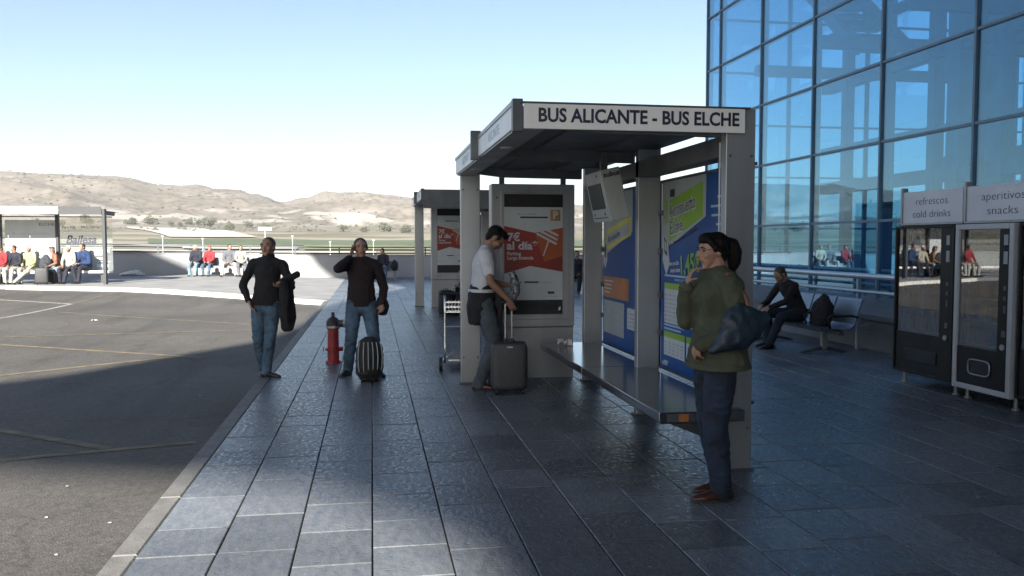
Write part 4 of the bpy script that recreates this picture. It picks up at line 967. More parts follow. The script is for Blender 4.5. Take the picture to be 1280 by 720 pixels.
for z in (.74, .80, .86): bk.loft([(-.2, -.02, z), (.2, -.02, z), (.2, .16, z), (-.2, .16, z), (-.2, -.02, z)], [.005] * 5, 5)
for k in range(11): bk.cyl((-.2 + .04 * k, -.02, .74), (-.2 + .04 * k, -.02, .88), .004, 5); bk.cyl((-.2 + .04 * k, .16, .74), (-.2 + .04 * k, .16, .88), .004, 5)
bk.build('basket', M_CH, tr)
MB().box((-.17, .1, .11), (.17, .8, .13)).build('load_plate', M_CH, tr)

# ------------------------------------------------------------------ suitcases
M_CASE = mat('charcoal_case', (.035, .038, .042), .5, 0, .2, 60, .3, 180); M_TRIM = mat('case_trim', (.015, .015, .017), .4)
def suitcase(loc_, rz, W, D, H, label, m, handle=0.0, ribs=0, group='suitcases', extra=None):
    s = empty('suitcase', loc_, rz, label, 'suitcase', group)
    b = MB()
    def rr(w_, d_): return [(math.copysign(abs(math.cos(t)) ** .28, math.cos(t)) * w_, math.copysign(abs(math.sin(t)) ** .5, math.sin(t)) * d_) for t in np.linspace(0, 2 * math.pi, 25)[:-1]]
    rings = []
    for z, k in ((.05, .86), (.065, .95), (.10, 1), (H - .06, 1), (H - .02, .95), (H, .84)): rings.append([b.bm.verts.new((x, y, z)) for x, y in rr(W / 2 * k, D / 2 * (k if k > .9 else .85))])
    for i in range(5):
        for k in range(24): b.face([rings[i][k], rings[i][(k + 1) % 24], rings[i + 1][(k + 1) % 24], rings[i + 1][k]])
    b.face(rings[0][::-1]); b.face(rings[-1]); b.build('shell', m, s, smooth=True).data.polygons.foreach_set('use_smooth', [True] * (24 * 5 + 2))
    MB().loft([(-W / 2 * 1.005, 0, .12), (-W / 2 * 1.005, 0, H - .06), (-W / 2 * .9, 0, H + .003), (W / 2 * .9, 0, H + .003), (W / 2 * 1.005, 0, H - .06), (W / 2 * 1.005, 0, .12)], [.006] * 6, 6).build('zip_band', M_TRIM, s)
    for sx in (-1, 1):
        for sy in (-1, 1): MB().cyl((sx * W * .36 - .012, sy * D * .3, .028), (sx * W * .36 + .012, sy * D * .3, .028), .028, 12).build('wheel', M_RUB, s)
    MB().loft([(-.06, 0, H), (-.05, 0, H + .03), (.05, 0, H + .03), (.06, 0, H)], [.009] * 4, 8).build('carry_handle', M_TRIM, s, smooth=True)
    if handle:
        for sx in (-.035, .035): MB().box((sx - .008, D * .25 - .005, H), (sx + .008, D * .25 + .008, H + handle)).build('telescopic_tube', M_CH, s)
        MB().loft([(-.065, D * .25, H + handle), (.065, D * .25, H + handle)], [.014, .014], 8, roundcap=True).build('grip', M_TRIM, s)
    if ribs:
        for k in range(ribs):
            x = -W / 2 + W * (k + .5) / ribs; MB().box((x - .008, -D / 2 - .012, .12), (x + .006, -D / 2 + .005, H - .05)).build('strap_stripe', M_PGREY, s)
    if extra: extra(s)
    return s
def badge(s): MB().box((-.03, -.135, .50), (.03, -.12, .515)).build('badge', M_STEEL, s)
suitcase((1.43, 8.78, 0), R(-4), .385, .23, .545, 'charcoal upright carry-on case with raised handle held by the man in the white shirt', M_CASE, .42, extra=badge)
sb_ = empty('wheeled_bag', (-.04, 9.78, 0), R(8), 'soft black and white striped wheeled bag in front of the man on the phone', 'bag')
m_ = MB(); m_.loft([(0, 0, .075), (0, 0, .10), (.004, 0, .28), (0, 0, .40), (-.008, 0, .45)], [(.135, .085), (.155, .10), (.16, .105), (.15, .095), (.12, .07)], 18, side=(1, 0, 0), roundcap=True)
organic(m_, 'bag_body', mat('black_nylon', (.010, .010, .012), .7, 0, .3, 30, .3, 200), sb_, .011, 4, .010, 12)
for k in range(6):
    x = -.135 + .054 * k; f = math.sqrt(max(0, 1 - (x / .175) ** 2)); MB().loft([(x * .85, -.075 * f, .09), (x * 1.0, -.112 * f - .004, .18), (x * 1.03, -.118 * f - .004, .30), (x * .97, -.105 * f - .004, .40), (x * .86, -.07 * f - .006, .465)], [(.006, .003)] * 5, 6, side=(1, 0, 0)).build('white_stripe', M_PGREY, sb_)
for sx in (-.09, .0, .09): MB().cyl((sx - .012, -.03, .028), (sx + .012, -.03, .028), .028, 12).build('wheel', M_RUB, sb_)
MB().box((-.12, -.06, .045), (.12, .06, .075)).build('base_tray', M_TRIM, sb_, .006)
MB().loft([(-.06, 0, .48), (-.05, 0, .515), (.05, 0, .515), (.06, 0, .48)], [.009] * 4, 8).build('grab_handle', M_TRIM, sb_)

# ------------------------------------------------------------------ people
M_SKIN = mat('skin', (.30, .17, .12), .55, 0, .08, 6, .1, 90); M_SKIN_D = mat('tanned_skin', (.20, .11, .075), .55, 0, .08, 6, .1, 90)
M_HAIRB = mat('black_hair', (.006, .005, .005), .6, 0, .3, 30, .4, 120, stretch=(1, 1, .25), spec=.15); M_HAIRG = mat('greying_hair', (.035, .031, .028), .5, 0, .35, 40, .4, 120)
M_HAIRW = mat('white_hair', (.65, .63, .60), .5, 0, .1, 30, .3, 100); M_HAIRBR = mat('brown_hair', (.05, .03, .018), .5, 0, .2, 30, .4, 100)
M_EYE = mat('dark_eye', (.02, .015, .012), .2); M_LIP = mat('lip', (.25, .09, .075), .5); M_FRAMEG = mat('spectacle_frame', (.02, .02, .02), .3)
def cloth(name, col, var=.2, rough=.85): return mat(name, col, rough, 0, var, 7, .25, 260)
M_JEANS = cloth('blue_jeans', (.055, .10, .155), .3); M_JEANSD = cloth('dark_jeans', (.010, .020, .043), .3); M_BLK = cloth('black_knit', (.007, .007, .010), .2); M_MAROON = cloth('dark_maroon_knit', (.012, .006, .009), .2)
M_OLIVE = cloth('olive_cotton', (.052, .058, .034), .2); M_TEE = cloth('white_cotton', (.42, .44, .48), .05); M_GREYT = cloth('grey_blue_trousers', (.045, .060, .075), .2)
M_SHOEB = mat('black_leather', (.012, .011, .011), .4, 0, .2, 10, .1, 60); M_SHOEBR = mat('brown_leather', (.055, .018, .014), .4, 0, .2, 10, .1, 60); M_SOLE = mat('shoe_sole', (.05, .045, .04), .7)

def ik(a, b, l1, l2, hint):
    a, b, hint = Vector(a), Vector(b), Vector(hint); d = b - a; L_ = d.length
    mx = (l1 + l2) * .995
    if L_ > mx: b = a + d.normalized() * mx; d = b - a; L_ = mx
    x = (l1 * l1 - l2 * l2 + L_ * L_) / (2 * L_); h = math.sqrt(max(0, l1 * l1 - x * x)); u = d.normalized()
    p = hint - u * hint.dot(u); p.normalize(); return a + u * x + p * h, b

def add_hand(m_, wrist, dirv, palmn, s, curl=.5, thumb=1):
    """palm box-ish loft and five separate fingers; dirv = finger direction, palmn = palm normal"""
    d = Vector(dirv).normalized(); n = Vector(palmn); n = (n - d * n.dot(d)).normalized(); w_ = d.cross(n) * thumb
    m_.loft([wrist - d * .01 * s, wrist + d * .035 * s, wrist + d * .075 * s, wrist + d * .095 * s], [(.026 * s, .018 * s), (.036 * s, .017 * s), (.040 * s, .014 * s), (.036 * s, .012 * s)], 10, side=w_)
    for k, (o, L_) in enumerate(((.030, .070), (.010, .078), (-.011, .072), (-.030, .056))):
        p = wrist + d * .088 * s + w_ * o * s; q = [p]; dd = d.copy()
        for j, f in enumerate((.42, .33, .25)):
            ang = curl * (.5 + .5 * j) + .06 * k; dd = (dd * math.cos(ang * .9) + n * math.sin(ang * .9)).normalized(); p = p + dd * L_ * f * s; q.append(p)
        m_.loft(q, [.0095 * s, .009 * s, .0082 * s, .007 * s], 7, roundcap=True)
    p = wrist + d * .02 * s + w_ * .03 * s; td = (d * .75 + w_ * .6 + n * .25 * curl).normalized()
    m_.loft([p, p + td * .035 * s, p + (td + n * curl * .5 - w_ * .25).normalized() * .065 * s], [.012 * s, .0105 * s, .008 * s], 7, roundcap=True)

def person(name, label, loc_, rz, H, pose, wear, vox=.010, group=None, fine=True):
    k = H / 1.72; root = empty('person', loc_, rz, label, 'person', group)
    P = dict(pel=(0, 0, .535 * H), lean=(0, 0), twist=0, hy=0, hp=0, hr=0, female=False, build=1.0); P.update(pose)
    pel = Vector(P['pel']); lf, ls = P['lean']; bw = P['build']
    up = Vector((math.sin(ls), math.sin(lf), math.cos(lf) * math.cos(ls))).normalized()
    tw = Matrix.Rotation(P['twist'], 3, 'Z'); side = tw @ Vector((1, 0, 0)); side = (side - up * side.dot(up)).normalized(); fwd = up.cross(side)
    curve = P.get('curve', 0)
    def sp(t): return pel + up * (t * .33 * H) + fwd * (-.012 + curve * (t - t * t) * -.35 * H * .3) + (fwd * curve * t * t * .06)
    shw = (.106 if not P['female'] else .099) * H * bw
    neck = sp(.885) - fwd * .005; sh = sp(.815)
    SR, SL = sh + side * shw, sh - side * shw
    hipw = .052 * H; HR, HL = pel + Vector((hipw, 0, -.01)), pel + Vector((-hipw, 0, -.01))
    hm = (Matrix.Rotation(P['twist'] + P['hy'], 3, 'Z') @ Matrix.Rotation(-P['hp'], 3, 'X') @ Matrix.Rotation(P['hr'], 3, 'Y'))
    hup = hm @ Vector((0, 0, 1)); hf = hm @ Vector((0, 1, 0)); hs = hm @ Vector((1, 0, 0))
    hb = neck + up * .047 * H + hf * .006 * H; hc = hb + hup * .055 * H + hf * .012 * H      # skull centre
    ER, WR = ik(SR, P['RH'], .172 * H, .150 * H, P['RE']); EL, WL = ik(SL, P['LH'], .172 * H, .150 * H, P['LE'])
    fr_, fl_ = P['RF'], P['LF']
    AR, AL = Vector((fr_[0], fr_[1], .048 * H + (fr_[2] if len(fr_) > 4 else 0))), Vector((fl_[0], fl_[1], .048 * H + (fl_[2] if len(fl_) > 4 else 0)))
    KR, AR = ik(HR, AR, .247 * H, .245 * H, P.get('RK', (0, 1, 0))); KL, AL = ik(HL, AL, .247 * H, .245 * H, P.get('LK', (0, 1, 0)))
    # ---- body: one continuous surface
    m_ = MB()
    T = [(0, .092, .062), (.2, .086, .06), (.45, .078, .055), (.65, .088, .062), (.80, .088, .050), (.85, .052, .034)]
    if P['female']: T = [(0, .098, .066), (.2, .088, .06), (.45, .070, .052), (.65, .080, .066), (.80, .080, .050), (.85, .046, .032)]
    m_.loft([sp(t) for t, _, _ in T], [(a * H * bw, b * H * bw) for _, a, b in T], 16, side=side, roundcap=True)
    m_.loft([neck - up * .02 * H, neck + up * .02 * H, hb + hup * .02 * H], [(.036 * H, .036 * H), (.033 * H, .035 * H), (.034 * H, .038 * H)], 12, side=side, roundcap=True)
    def limb(pts, rs, mb=None, n=12): (mb or m_).loft(pts, [r * H for r in rs], n, roundcap=True)
    for S, E, W_ in ((SR, ER, WR), (SL, EL, WL)):
        limb([S, S.lerp(E, .35), E], [.031, .028, .022]); limb([E, E.lerp(W_, .3), W_], [.022, .0235, .0145])
    for Hh, K, A in ((HR, KR, AR), (HL, KL, AL)):
        limb([Hh, Hh.lerp(K, .4), K], [.052, .046, .032]); limb([K, K.lerp(A, .3), A], [.031, .034, .020])
    # head
    hk = H * (1.0 if not P['female'] else .98)
    def hp_(x, y, z): return hc + (hs * x + hf * y + hup * z) * hk
    Mh = Matrix((hs, hf, hup)).transposed()
    m_.ell(hp_(0, -.004, .012), (.0445 * hk, .056 * hk, .053 * hk), Mh, 18, 12)
    m_.loft([hp_(0, .016, .012), hp_(0, .020, -.018), hp_(0, .024, -.042), hp_(0, .032, -.058)], [(.040 * hk, .032 * hk), (.037 * hk, .031 * hk), (.030 * hk, .024 * hk), (.014 * hk, .012 * hk)], 14, side=hs, roundcap=True)
    m_.loft([hp_(0, .048, .010), hp_(0, .056, -.006), hp_(0, .0625, -.018), hp_(0, .053, -.022)], [(.0045 * hk, .005 * hk), (.0055 * hk, .006 * hk), (.009 * hk, .006 * hk), (.008 * hk, .004 * hk)], 8, side=hs, roundcap=True)
    m_.ell(hp_(0, .046, .016), (.032 * hk, .009 * hk, .007 * hk), Mh, 12, 6)
    for s_ in (-1, 1):
        m_.ell(hp_(.0465 * s_, -.004, -.004), (.007 * hk, .012 * hk, .019 * hk), Mh, 10, 6); m_.ell(hp_(.024 * s_, .036, -.016), (.014 * hk, .014 * hk, .011 * hk), Mh, 10, 6)
    m_.ell(hp_(0, .047, -.034), (.014 * hk, .010 * hk, .006 * hk), Mh, 10, 6)
    if not P.get('nohands'):
        for W_, E, S_, key, th in ((WR, ER, SR, 'RHd', -1), (WL, EL, SL, 'LHd', 1)):
            if key in P: dv, nv, cu = P[key]
            else: dv, nv, cu = (W_ - E), fwd * .3 + (Vector((0, 0, 0)) - (W_ - pel) * .6), .5
            add_hand(m_, W_, Vector(dv), Vector(nv), k, cu, th)
    organic(m_, 'body', wear.get('skin', M_SKIN), root, vox * .78, 3, sm=.5)
    # face details
    if fine:
        for s_ in (-1, 1):
            MB().ell(hp_(.0185 * s_, .0455, .003), (.0065 * hk, .004 * hk, .0034 * hk), Mh, 8, 6).build('eye', M_EYE, root, smooth=True)
            MB().loft([hp_(.008 * s_, .0535, .014), hp_(.019 * s_, .0535, .0165), hp_(.030 * s_, .047, .012)], [.0022 * hk, .0026 * hk, .0015 * hk], 6).build('eyebrow', wear['hair'], root)
        MB().loft([hp_(-.014, .052, -.0335), hp_(0, .0575, -.0325), hp_(.014, .052, -.0335)], [.0015 * hk, .0035 * hk, .0015 * hk], 6).build('mouth', M_LIP, root)
    # hair
    style = wear.get('style', 'short')
    if style != 'none':
        h = MB(); e = 1.0
        h.ell(hp_(0, -.015, .025), (.0480 * hk, .053 * hk, .0475 * hk), Mh, 18, 12)
        h.loft([hp_(0, -.030, .01), hp_(0, -.034, -.018), hp_(0, -.030, -.040)], [(.043 * hk, .028 * hk), (.040 * hk, .024 * hk), (.030 * hk, .014 * hk)], 12, side=hs, roundcap=True)
        if style in ('fringe', 'long', 'pony'): h.ell(hp_(0, .018, .045), (.040 * hk, .038 * hk, .026 * hk), Mh, 14, 8)
        for s_ in (-1, 1): h.loft([hp_(.044 * s_, .014, .020), hp_(.0455 * s_, .012, -.002)], [(.006 * hk, .012 * hk), (.003 * hk, .007 * hk)], 8, side=hs, roundcap=True)
        if style == 'pony':
            h.ell(hp_(.0, -.066, .020), (.020 * hk, .016 * hk, .018 * hk), Mh)
            h.loft([hp_(0, -.060, .034), hp_(0, -.078, .026), hp_(0, -.088, -.008), hp_(0, -.086, -.048), hp_(0, -.078, -.080)], [.018 * hk, .026 * hk, .030 * hk, .026 * hk, .012 * hk], 12, roundcap=True)
            for s_ in (-1, 1): h.loft([hp_(.034 * s_, .030, .040), hp_(.046 * s_, .008, .012), hp_(.040 * s_, -.03, -.018)], [.012 * hk, .011 * hk, .012 * hk], 8, roundcap=True)
        if style == 'long':
            for s_ in (-1, 0, 1): h.loft([hp_(.03 * s_, -.03, .03), hp_(.044 * s_, -.036, -.03), hp_(.04 * s_, -.04, -.10)], [.026 * hk, .026 * hk, .016 * hk], 8, roundcap=True)
        organic(h, 'hair', wear['hair'], root, .0062 if fine else .010, 3, .003, 60, .4, seed=H * 10)
    # ---- top
    t = MB(); ex = wear.get('bulk', 0.0)
    hem = wear.get('hem', -.02)                         # along the spine
    TT = [(hem, T[0][1] + .016 + wear.get('flare', 0), T[0][2] + .018 + wear.get('flare', 0) * .8)] + [(a, b + .007 + ex, c + .008 + ex) for a, b, c in T[1:5]] + [(.885, .052 + ex, .044 + ex)]
    t.loft([sp(a) for a, _, _ in TT], [(b * H * bw, c * H * bw) for _, b, c in TT], 18, side=side)
    t.loft([SR.lerp(SL, .0) - side * .01, sh + up * .030 * H, SL + side * .01], [.034 * H + ex * H, .04 * H + ex * H, .036 * H + ex * H], 12, roundcap=True)
    short = wear.get('short_sleeves')
    for S, E, W_ in ((SR, ER, WR), (SL, EL, WL)):
        if short: limb([S, S.lerp(E, .4), S.lerp(E, .62)], [.042, .040, .036], t)
        else:
            limb([S, S.lerp(E, .4), E], [.034 + ex, .032 + ex, .027 + ex * .8], t); limb([E, E.lerp(W_, .35), E.lerp(W_, .93)], [.027 + ex * .8, .027 + ex * .8, .020 + ex * .6], t)
    col = wear.get('collar', .0)
    t.loft([sp(.78), sp(.86), neck + up * .012 * H], [(.088 * H, .05 * H), (.070 * H, .046 * H), (.044 * H, .042 * H)], 16, side=side)
    for S_ in (SR, SL): t.loft([neck + up * .005 * H, S_ + up * .012 * H], [.030 * H, .026 * H], 10, roundcap=True)
    if col: t.loft([neck - up * .02 * H, neck + up * (.0 + col) * H], [(.048 * H, .046 * H), (.041 * H, .044 * H)], 14, side=side)
    if wear.get('hood'):
        t.loft([neck + side * .05 * H - fwd * .0, neck - fwd * .05 * H - up * .0, neck - side * .05 * H], [.020 * H, .030 * H, .020 * H], 12, roundcap=True); t.ell(neck - fwd * .055 * H - up * .03 * H, (.05 * H, .03 * H, .05 * H))
    organic(t, wear.get('top_name', 'sweater'), wear['top'], root, vox, 5, wear.get('fold', .008), 12, .8, seed=H * 7)
    if fine:
        if not short:
            for E, W_ in ((ER, WR), (EL, WL)): MB().loft([E.lerp(W_, .86), E.lerp(W_, .955)], [(.0235 + ex * .6) * H, (.0225 + ex * .6) * H], 16).build('cuff', wear['top'], root, .003, smooth=True)
        a0, b0, c0 = TT[0]; MB().loft([sp(a0 - .005), sp(a0 + .05)], [((b0 + .0022) * H * bw, (c0 + .0022) * H * bw), ((b0 + .0005) * H * bw, (c0 + .0005) * H * bw)], 28, side=side).build('hem_band', wear['top'], root, .003, smooth=True)
    # ---- trousers
    tr_ = MB()
    tr_.loft([pel + up * .025 * H, pel + up * .005 * H, pel - Vector((0, 0, .035 * H))], [(.080 * H * bw, .056 * H * bw), (.092 * H * bw, .064 * H * bw), (.085 * H * bw, .062 * H * bw)], 16, side=(1, 0, 0), roundcap=True)
    lw = wear.get('leg', 1.0)
    for Hh, K, A in ((HR, KR, AR), (HL, KL, AL)):
        limb([Hh, Hh.lerp(K, .4), K], [.056, .051 * lw, .040 * lw], tr_, 14); limb([K, K.lerp(A, .35), K.lerp(A, .9), K.lerp(A, 1.04)], [.040 * lw, .039 * lw, .033 * lw, .034 * lw], tr_, 14)
    organic(tr_, 'trousers', wear['trousers'], root, vox, 4, .010, 9, 1.8, seed=H * 3)
    # ---- shoes
    for (F_, A) in ((fr_, AR), (fl_, AL)):
        yaw = F_[3]; d = Matrix.Rotation(yaw, 3, 'Z') @ Vector((0, 1, 0)); sd = Vector((d.y, -d.x, 0)); z0 = A.z - .048 * H; b = Vector((A.x, A.y, z0)); s_ = k
        pit = F_[4] if len(F_) > 4 else 0
        o = MB(); o.loft([b + d * (-.055) * s_ + Vector((0, 0, .035 * s_)), b + Vector((0, 0, .045 * s_)), b + d * .06 * s_ + Vector((0, 0, .036 * s_)), b + d * .13 * s_ + Vector((0, 0, .027 * s_)), b + d * .185 * s_ + Vector((0, 0, .02 * s_))],
                    [(.034 * s_, .034 * s_), (.038 * s_, .044 * s_), (.045 * s_, .035 * s_), (.046 * s_, .026 * s_), (.028 * s_, .016 * s_)], 14, side=sd, roundcap=True)
        o.loft([b + Vector((0, 0, .04 * s_)), b + Vector((0, 0, .085 * s_))], [.036 * s_, .034 * s_], 12, roundcap=True)
        so = organic(o, 'shoe', wear['shoes'], root, .008 if fine else .012, 2)
        sl = MB(); sl.loft([b + d * -.075 * s_ + Vector((0, 0, .007)), b + d * -.03 * s_ + Vector((0, 0, .007)), b + d * .07 * s_ + Vector((0, 0, .007)), b + d * .15 * s_ + Vector((0, 0, .007)), b + d * .2 * s_ + Vector((0, 0, .009))],
                           [(.022 * s_, .008), (.037 * s_, .009), (.044 * s_, .009), (.044 * s_, .009), (.02 * s_, .007)], 14, side=sd); sl.build('sole', wear.get('sole', M_SOLE), root)
    root['_'] = 0; del root['_']
    return root, dict(SR=SR, SL=SL, ER=ER, EL=EL, WR=WR, WL=WL, neck=neck, hc=hc, pel=pel, sp=sp, side=side, fwd=fwd, up=up, hp=hp_, KR=KR, KL=KL)

# man with folded jacket (faces the camera: local +y -> world -y)
p1, j1 = person('person', 'man in black turtleneck and blue jeans on the kerb with jacket over arm', (-1.24, 10.45, 0), math.pi - .10, 1.68,
    dict(pel=(.02, 0, .89), lean=(-.02, -.05), hy=-.22, hp=-.12, RH=(.20, .10, .90), RE=(.8, -.55, .1), LH=(-.17, .27, 1.10), LE=(-.5, -.6, -.4), LHd=((-.3, .8, .05), (0, 0, 1), .7), RHd=((-.4, .3, -.8), (-1, 0, 0), .3),
         RF=(.07, -.02, 0, .12), LF=(.0, .13, 0, 1.15), LK=(-.2, 1, 0), RK=(.15, 1, 0)),
    dict(top=M_BLK, collar=.055, trousers=M_JEANS, shoes=M_SHOEB, hair=M_HAIRBR, top_name='turtleneck', style='short', hem=-.06, flare=.004))
jk = empty('folded_jacket', (-1.24, 10.45, 0), math.pi - .10, 'black folded jacket draped over the forearm of the man in the turtleneck', 'jacket')
m_ = MB(); W_ = j1['WL']; E_ = j1['EL']
m_.loft([E_ + Vector((.0, .02, .05)), E_.lerp(W_, .5) + Vector((-.03, .03, .07)), W_ + Vector((-.10, .0, .07)), W_ + Vector((-.22, -.04, .13))], [(.06, .045), (.075, .055), (.07, .05), (.05, .035)], 14, side=(0, 1, 0), roundcap=True)
m_.loft([E_.lerp(W_, .6) + Vector((-.04, .06, .03)), E_.lerp(W_, .6) + Vector((-.06, .08, -.16)), E_.lerp(W_, .6) + Vector((-.07, .08, -.36)), E_.lerp(W_, .6) + Vector((-.06, .07, -.50))], [(.07, .05), (.085, .055), (.095, .05), (.07, .035)], 14, side=(1, .2, 0), roundcap=True)
m_.loft([E_.lerp(W_, .3) + Vector((.0, .06, .02)), E_.lerp(W_, .3) + Vector((.01, .06, -.22)), E_.lerp(W_, .3) + Vector((.0, .06, -.40))], [(.06, .04), (.07, .04), (.05, .03)], 14, side=(1, .2, 0), roundcap=True)
m_.loft([E_.lerp(W_, .9) + Vector((-.06, .09, .05)), E_.lerp(W_, .9) + Vector((-.10, .11, -.12)), E_.lerp(W_, .9) + Vector((-.09, .10, -.30)), E_.lerp(W_, .9) + Vector((-.12, .09, -.38))], [.045, .042, .036, .03], 12, roundcap=True)
organic(m_, 'jacket_cloth', M_BLK, jk, .011, 5, .014, 12, .5, seed=2); jk.children[0].name = 'jacket_cloth'

# man on the phone
p2, j2 = person('person', 'man in dark jacket and jeans holding a phone to his ear', (-.13, 10.32, 0), math.pi + .05, 1.68,
    dict(pel=(0, 0, .88), lean=(-.01, 0), hy=.05, hp=-.05, hr=.05, RH=(.125, .10, 1.43), RE=(.75, -.1, -.9), LH=(-.24, .10, .86), LE=(-.5, -.8, 0), RHd=((-.12, -.25, .9), (-.9, .2, 0), .5),
         RF=(.17, 0, 0, -.5), LF=(-.18, .12, 0, .35)),
    dict(top=M_MAROON, collar=.03, trousers=M_JEANS, shoes=M_SHOEB, hair=M_HAIRG, bulk=.006, hem=-.07, top_name='jacket', leg=1.06, fold=.008))
ph = empty('mobile_phone', (-.13, 10.32, 0), math.pi + .05, 'dark mobile phone held at the ear of the man in the dark jacket', 'phone')
hp2 = j2['hp']; MB().loft([hp2(.055, .02, -.045), hp2(.058, -.0, .02)], [(.008, .022), (.008, .022)], 8, side=(1, 0, 0)).build('phone_body', M_BLACKG, ph)
sbg = empty('shoulder_pouch', (-.13, 10.32, 0), math.pi + .05, 'small black pouch at the hip of the man on the phone', 'bag')
m_ = MB(); m_.loft([(-.24, .05, .92), (-.25, .06, .84), (-.24, .06, .76)], [(.06, .04), (.085, .05), (.07, .04)], 12, side=(1, 0, 0), roundcap=True); organic(m_, 'pouch', M_BLK, sbg, .011, 3, .005); MB().box((-.27, .10, .80), (-.22, .115, .825)).build('buckle', M_STEEL, sbg)

# man in the white T-shirt reading down at his case
p3, j3 = person('person', 'dark haired man in white T-shirt bowing his head beside the front shelter post', (1.22, 9.1, 0), -math.pi / 2 - .15, 1.86,
    dict(pel=(0, -.02, .97), lean=(.07, 0), hy=.1, hp=.75, curve=.35, RH=(.30, .26, .99), RE=(.6, -.7, 0), LH=(.0, .24, 1.14), LE=(-.6, -.3, -.9), RHd=((-.3, .35, -.8), (-.6, .2, .1), .9), LHd=((.2, .9, -.1), (0, 0, 1), .8),
         RF=(.10, -.06, 0, -.15), LF=(-.10, .10, 0, .1)),
    dict(top=M_TEE, trousers=M_GREYT, shoes=M_SHOEBR, hair=M_HAIRB, skin=M_SKIN_D, style='fringe', short_sleeves=True, hem=.16, flare=.0, top_name='t_shirt', leg=1.1, fold=.010))
m_ = MB(); H_ = 1.86; pe = j3['pel']                       # dark sweater tied at the waist, hanging
m_.loft([pe + Vector((0, 0, .19)), pe + Vector((0, -.01, .08)), pe + Vector((.02, -.05, -.10)), pe + Vector((.03, -.07, -.26))], [(.155, .125), (.19, .155), (.18, .13), (.13, .09)], 18, side=(1, 0, 0))
for dx in (-.03, .06): m_.loft([pe + Vector((dx, .14, .14)), pe + Vector((dx * 1.4, .19, .0)), pe + Vector((dx * 1.6, .18, -.20))], [.035, .04, .025], 10, roundcap=True)
organic(m_, 'tied_sweater', M_BLK, p3, .012, 5, .014, 11, .5, seed=4)
itm = empty('plastic_bag', (1.22, 9.1, 0), -math.pi / 2 - .15, 'crumpled grey plastic bag held against the chest of the man in white', 'bag')
m_ = MB(); m_.loft([(.02, .30, 1.27), (.03, .32, 1.18), (.04, .33, 1.08), (.04, .31, 1.0)], [(.03, .03), (.06, .045), (.065, .05), (.03, .03)], 12, side=(1, 0, 0), roundcap=True); organic(m_, 'crumpled_plastic', mat('grey_plastic_film', (.16, .17, .19), .25, 0, .5, 25), itm, .009, 2, .018, 22)

# woman at the right post, facing left
p4, j4 = person('person', 'woman in olive jacket and dark jeans facing left with hand at her chin', (2.08, 4.93, 0), math.pi / 2 + .05, 1.655,
    dict(pel=(0, -.03, .900), lean=(.02, 0), female=True, hy=.0, hp=.04, RH=(.05, .15, 1.34), RE=(.35, -.15, -1), LH=(-.15, .155, .985), LE=(-.35, -.9, 0), RHd=((-.15, -.28, .8), (-.3, -.9, 0), .9), LHd=((.75, .0, -.65), (0, -1, 0), .9), build=1.14,
         RF=(.09, -.12, 0, .05), LF=(-.07, -.045, 0, -.06)),
    dict(top=M_OLIVE, trousers=M_JEANSD, shoes=M_SHOEBR, hair=M_HAIRB, style='pony', bulk=.009, hem=-.12, flare=.018, hood=True, collar=.02, top_name='jacket', leg=1.14, fold=.010), vox=.0085)
for a, b in (((-.145, .135, 1.02), (-.17, .05, 1.06)), ((-.15, .12, 1.28), (-.17, .03, 1.30))): pass
bag = empty('shoulder_bag', (2.08, 4.93, 0), math.pi / 2 + .05, 'slouchy blue shoulder bag with tan strap ends under the arm of the woman', 'bag')
M_BAG = mat('slate_blue_leather', (.007, .02, .036), .5, 0, .25, 8, .2, 60); M_TAN = mat('tan_leather', (.13, .055, .028), .5, 0, .2, 10)
m_ = MB(); m_.loft([(-.25, .12, .965), (-.27, .06, 1.0), (-.275, -.04, 1.07), (-.265, -.13, 1.13), (-.25, -.24, 1.15)], [(.02, .02), (.035, .055), (.045, .115), (.045, .105), (.02, .03)], 16, side=(1, 0, 0), roundcap=True)
m_.loft([(-.265, -.02, 1.12), (-.255, -.06, 1.24)], [(.04, .09), (.014, .045)], 12, side=(1, 0, 0), roundcap=True)
organic(m_, 'bag_body', M_BAG, bag, .010, 5, .012, 9, 1, seed=6)
MB().loft([(-.275, -.055, 1.19), (-.255, -.045, 1.27), (-.235, -.02, 1.36), (-.19, .0, 1.42)], [(.007, .016), (.007, .014), (.007, .010), (.007, .009)], 10, side=(1, 0, 0)).build('strap', M_TAN, bag)
MB().loft([(-.275, -.11, 1.18), (-.255, -.10, 1.27), (-.235, -.05, 1.36), (-.19, -.02, 1.42)], [(.008, .016), (.008, .014), (.008, .012), (.008, .012)], 10, side=(1, 0, 0)).build('strap', M_TAN, bag)
gl = MB(); hp4 = j4['hp']
for s_ in (-1, 1): MB().loft([hp4(.033 * s_, .051, .004), hp4(.046 * s_, .03, .008), hp4(.050 * s_, -.005, .006)], [.0016] * 3, 6).build('spectacle_arm', M_FRAMEG, p4)
for s_ in (-1, 1): MB().loft([hp4((.0185 + .0135 * math.cos(t)) * s_, .055, .002 + .009 * math.sin(t)) for t in np.linspace(0, 2 * math.pi, 15)], [.0011] * 15, 5, cap=False).build('spectacle_rim', M_FRAMEG, p4)

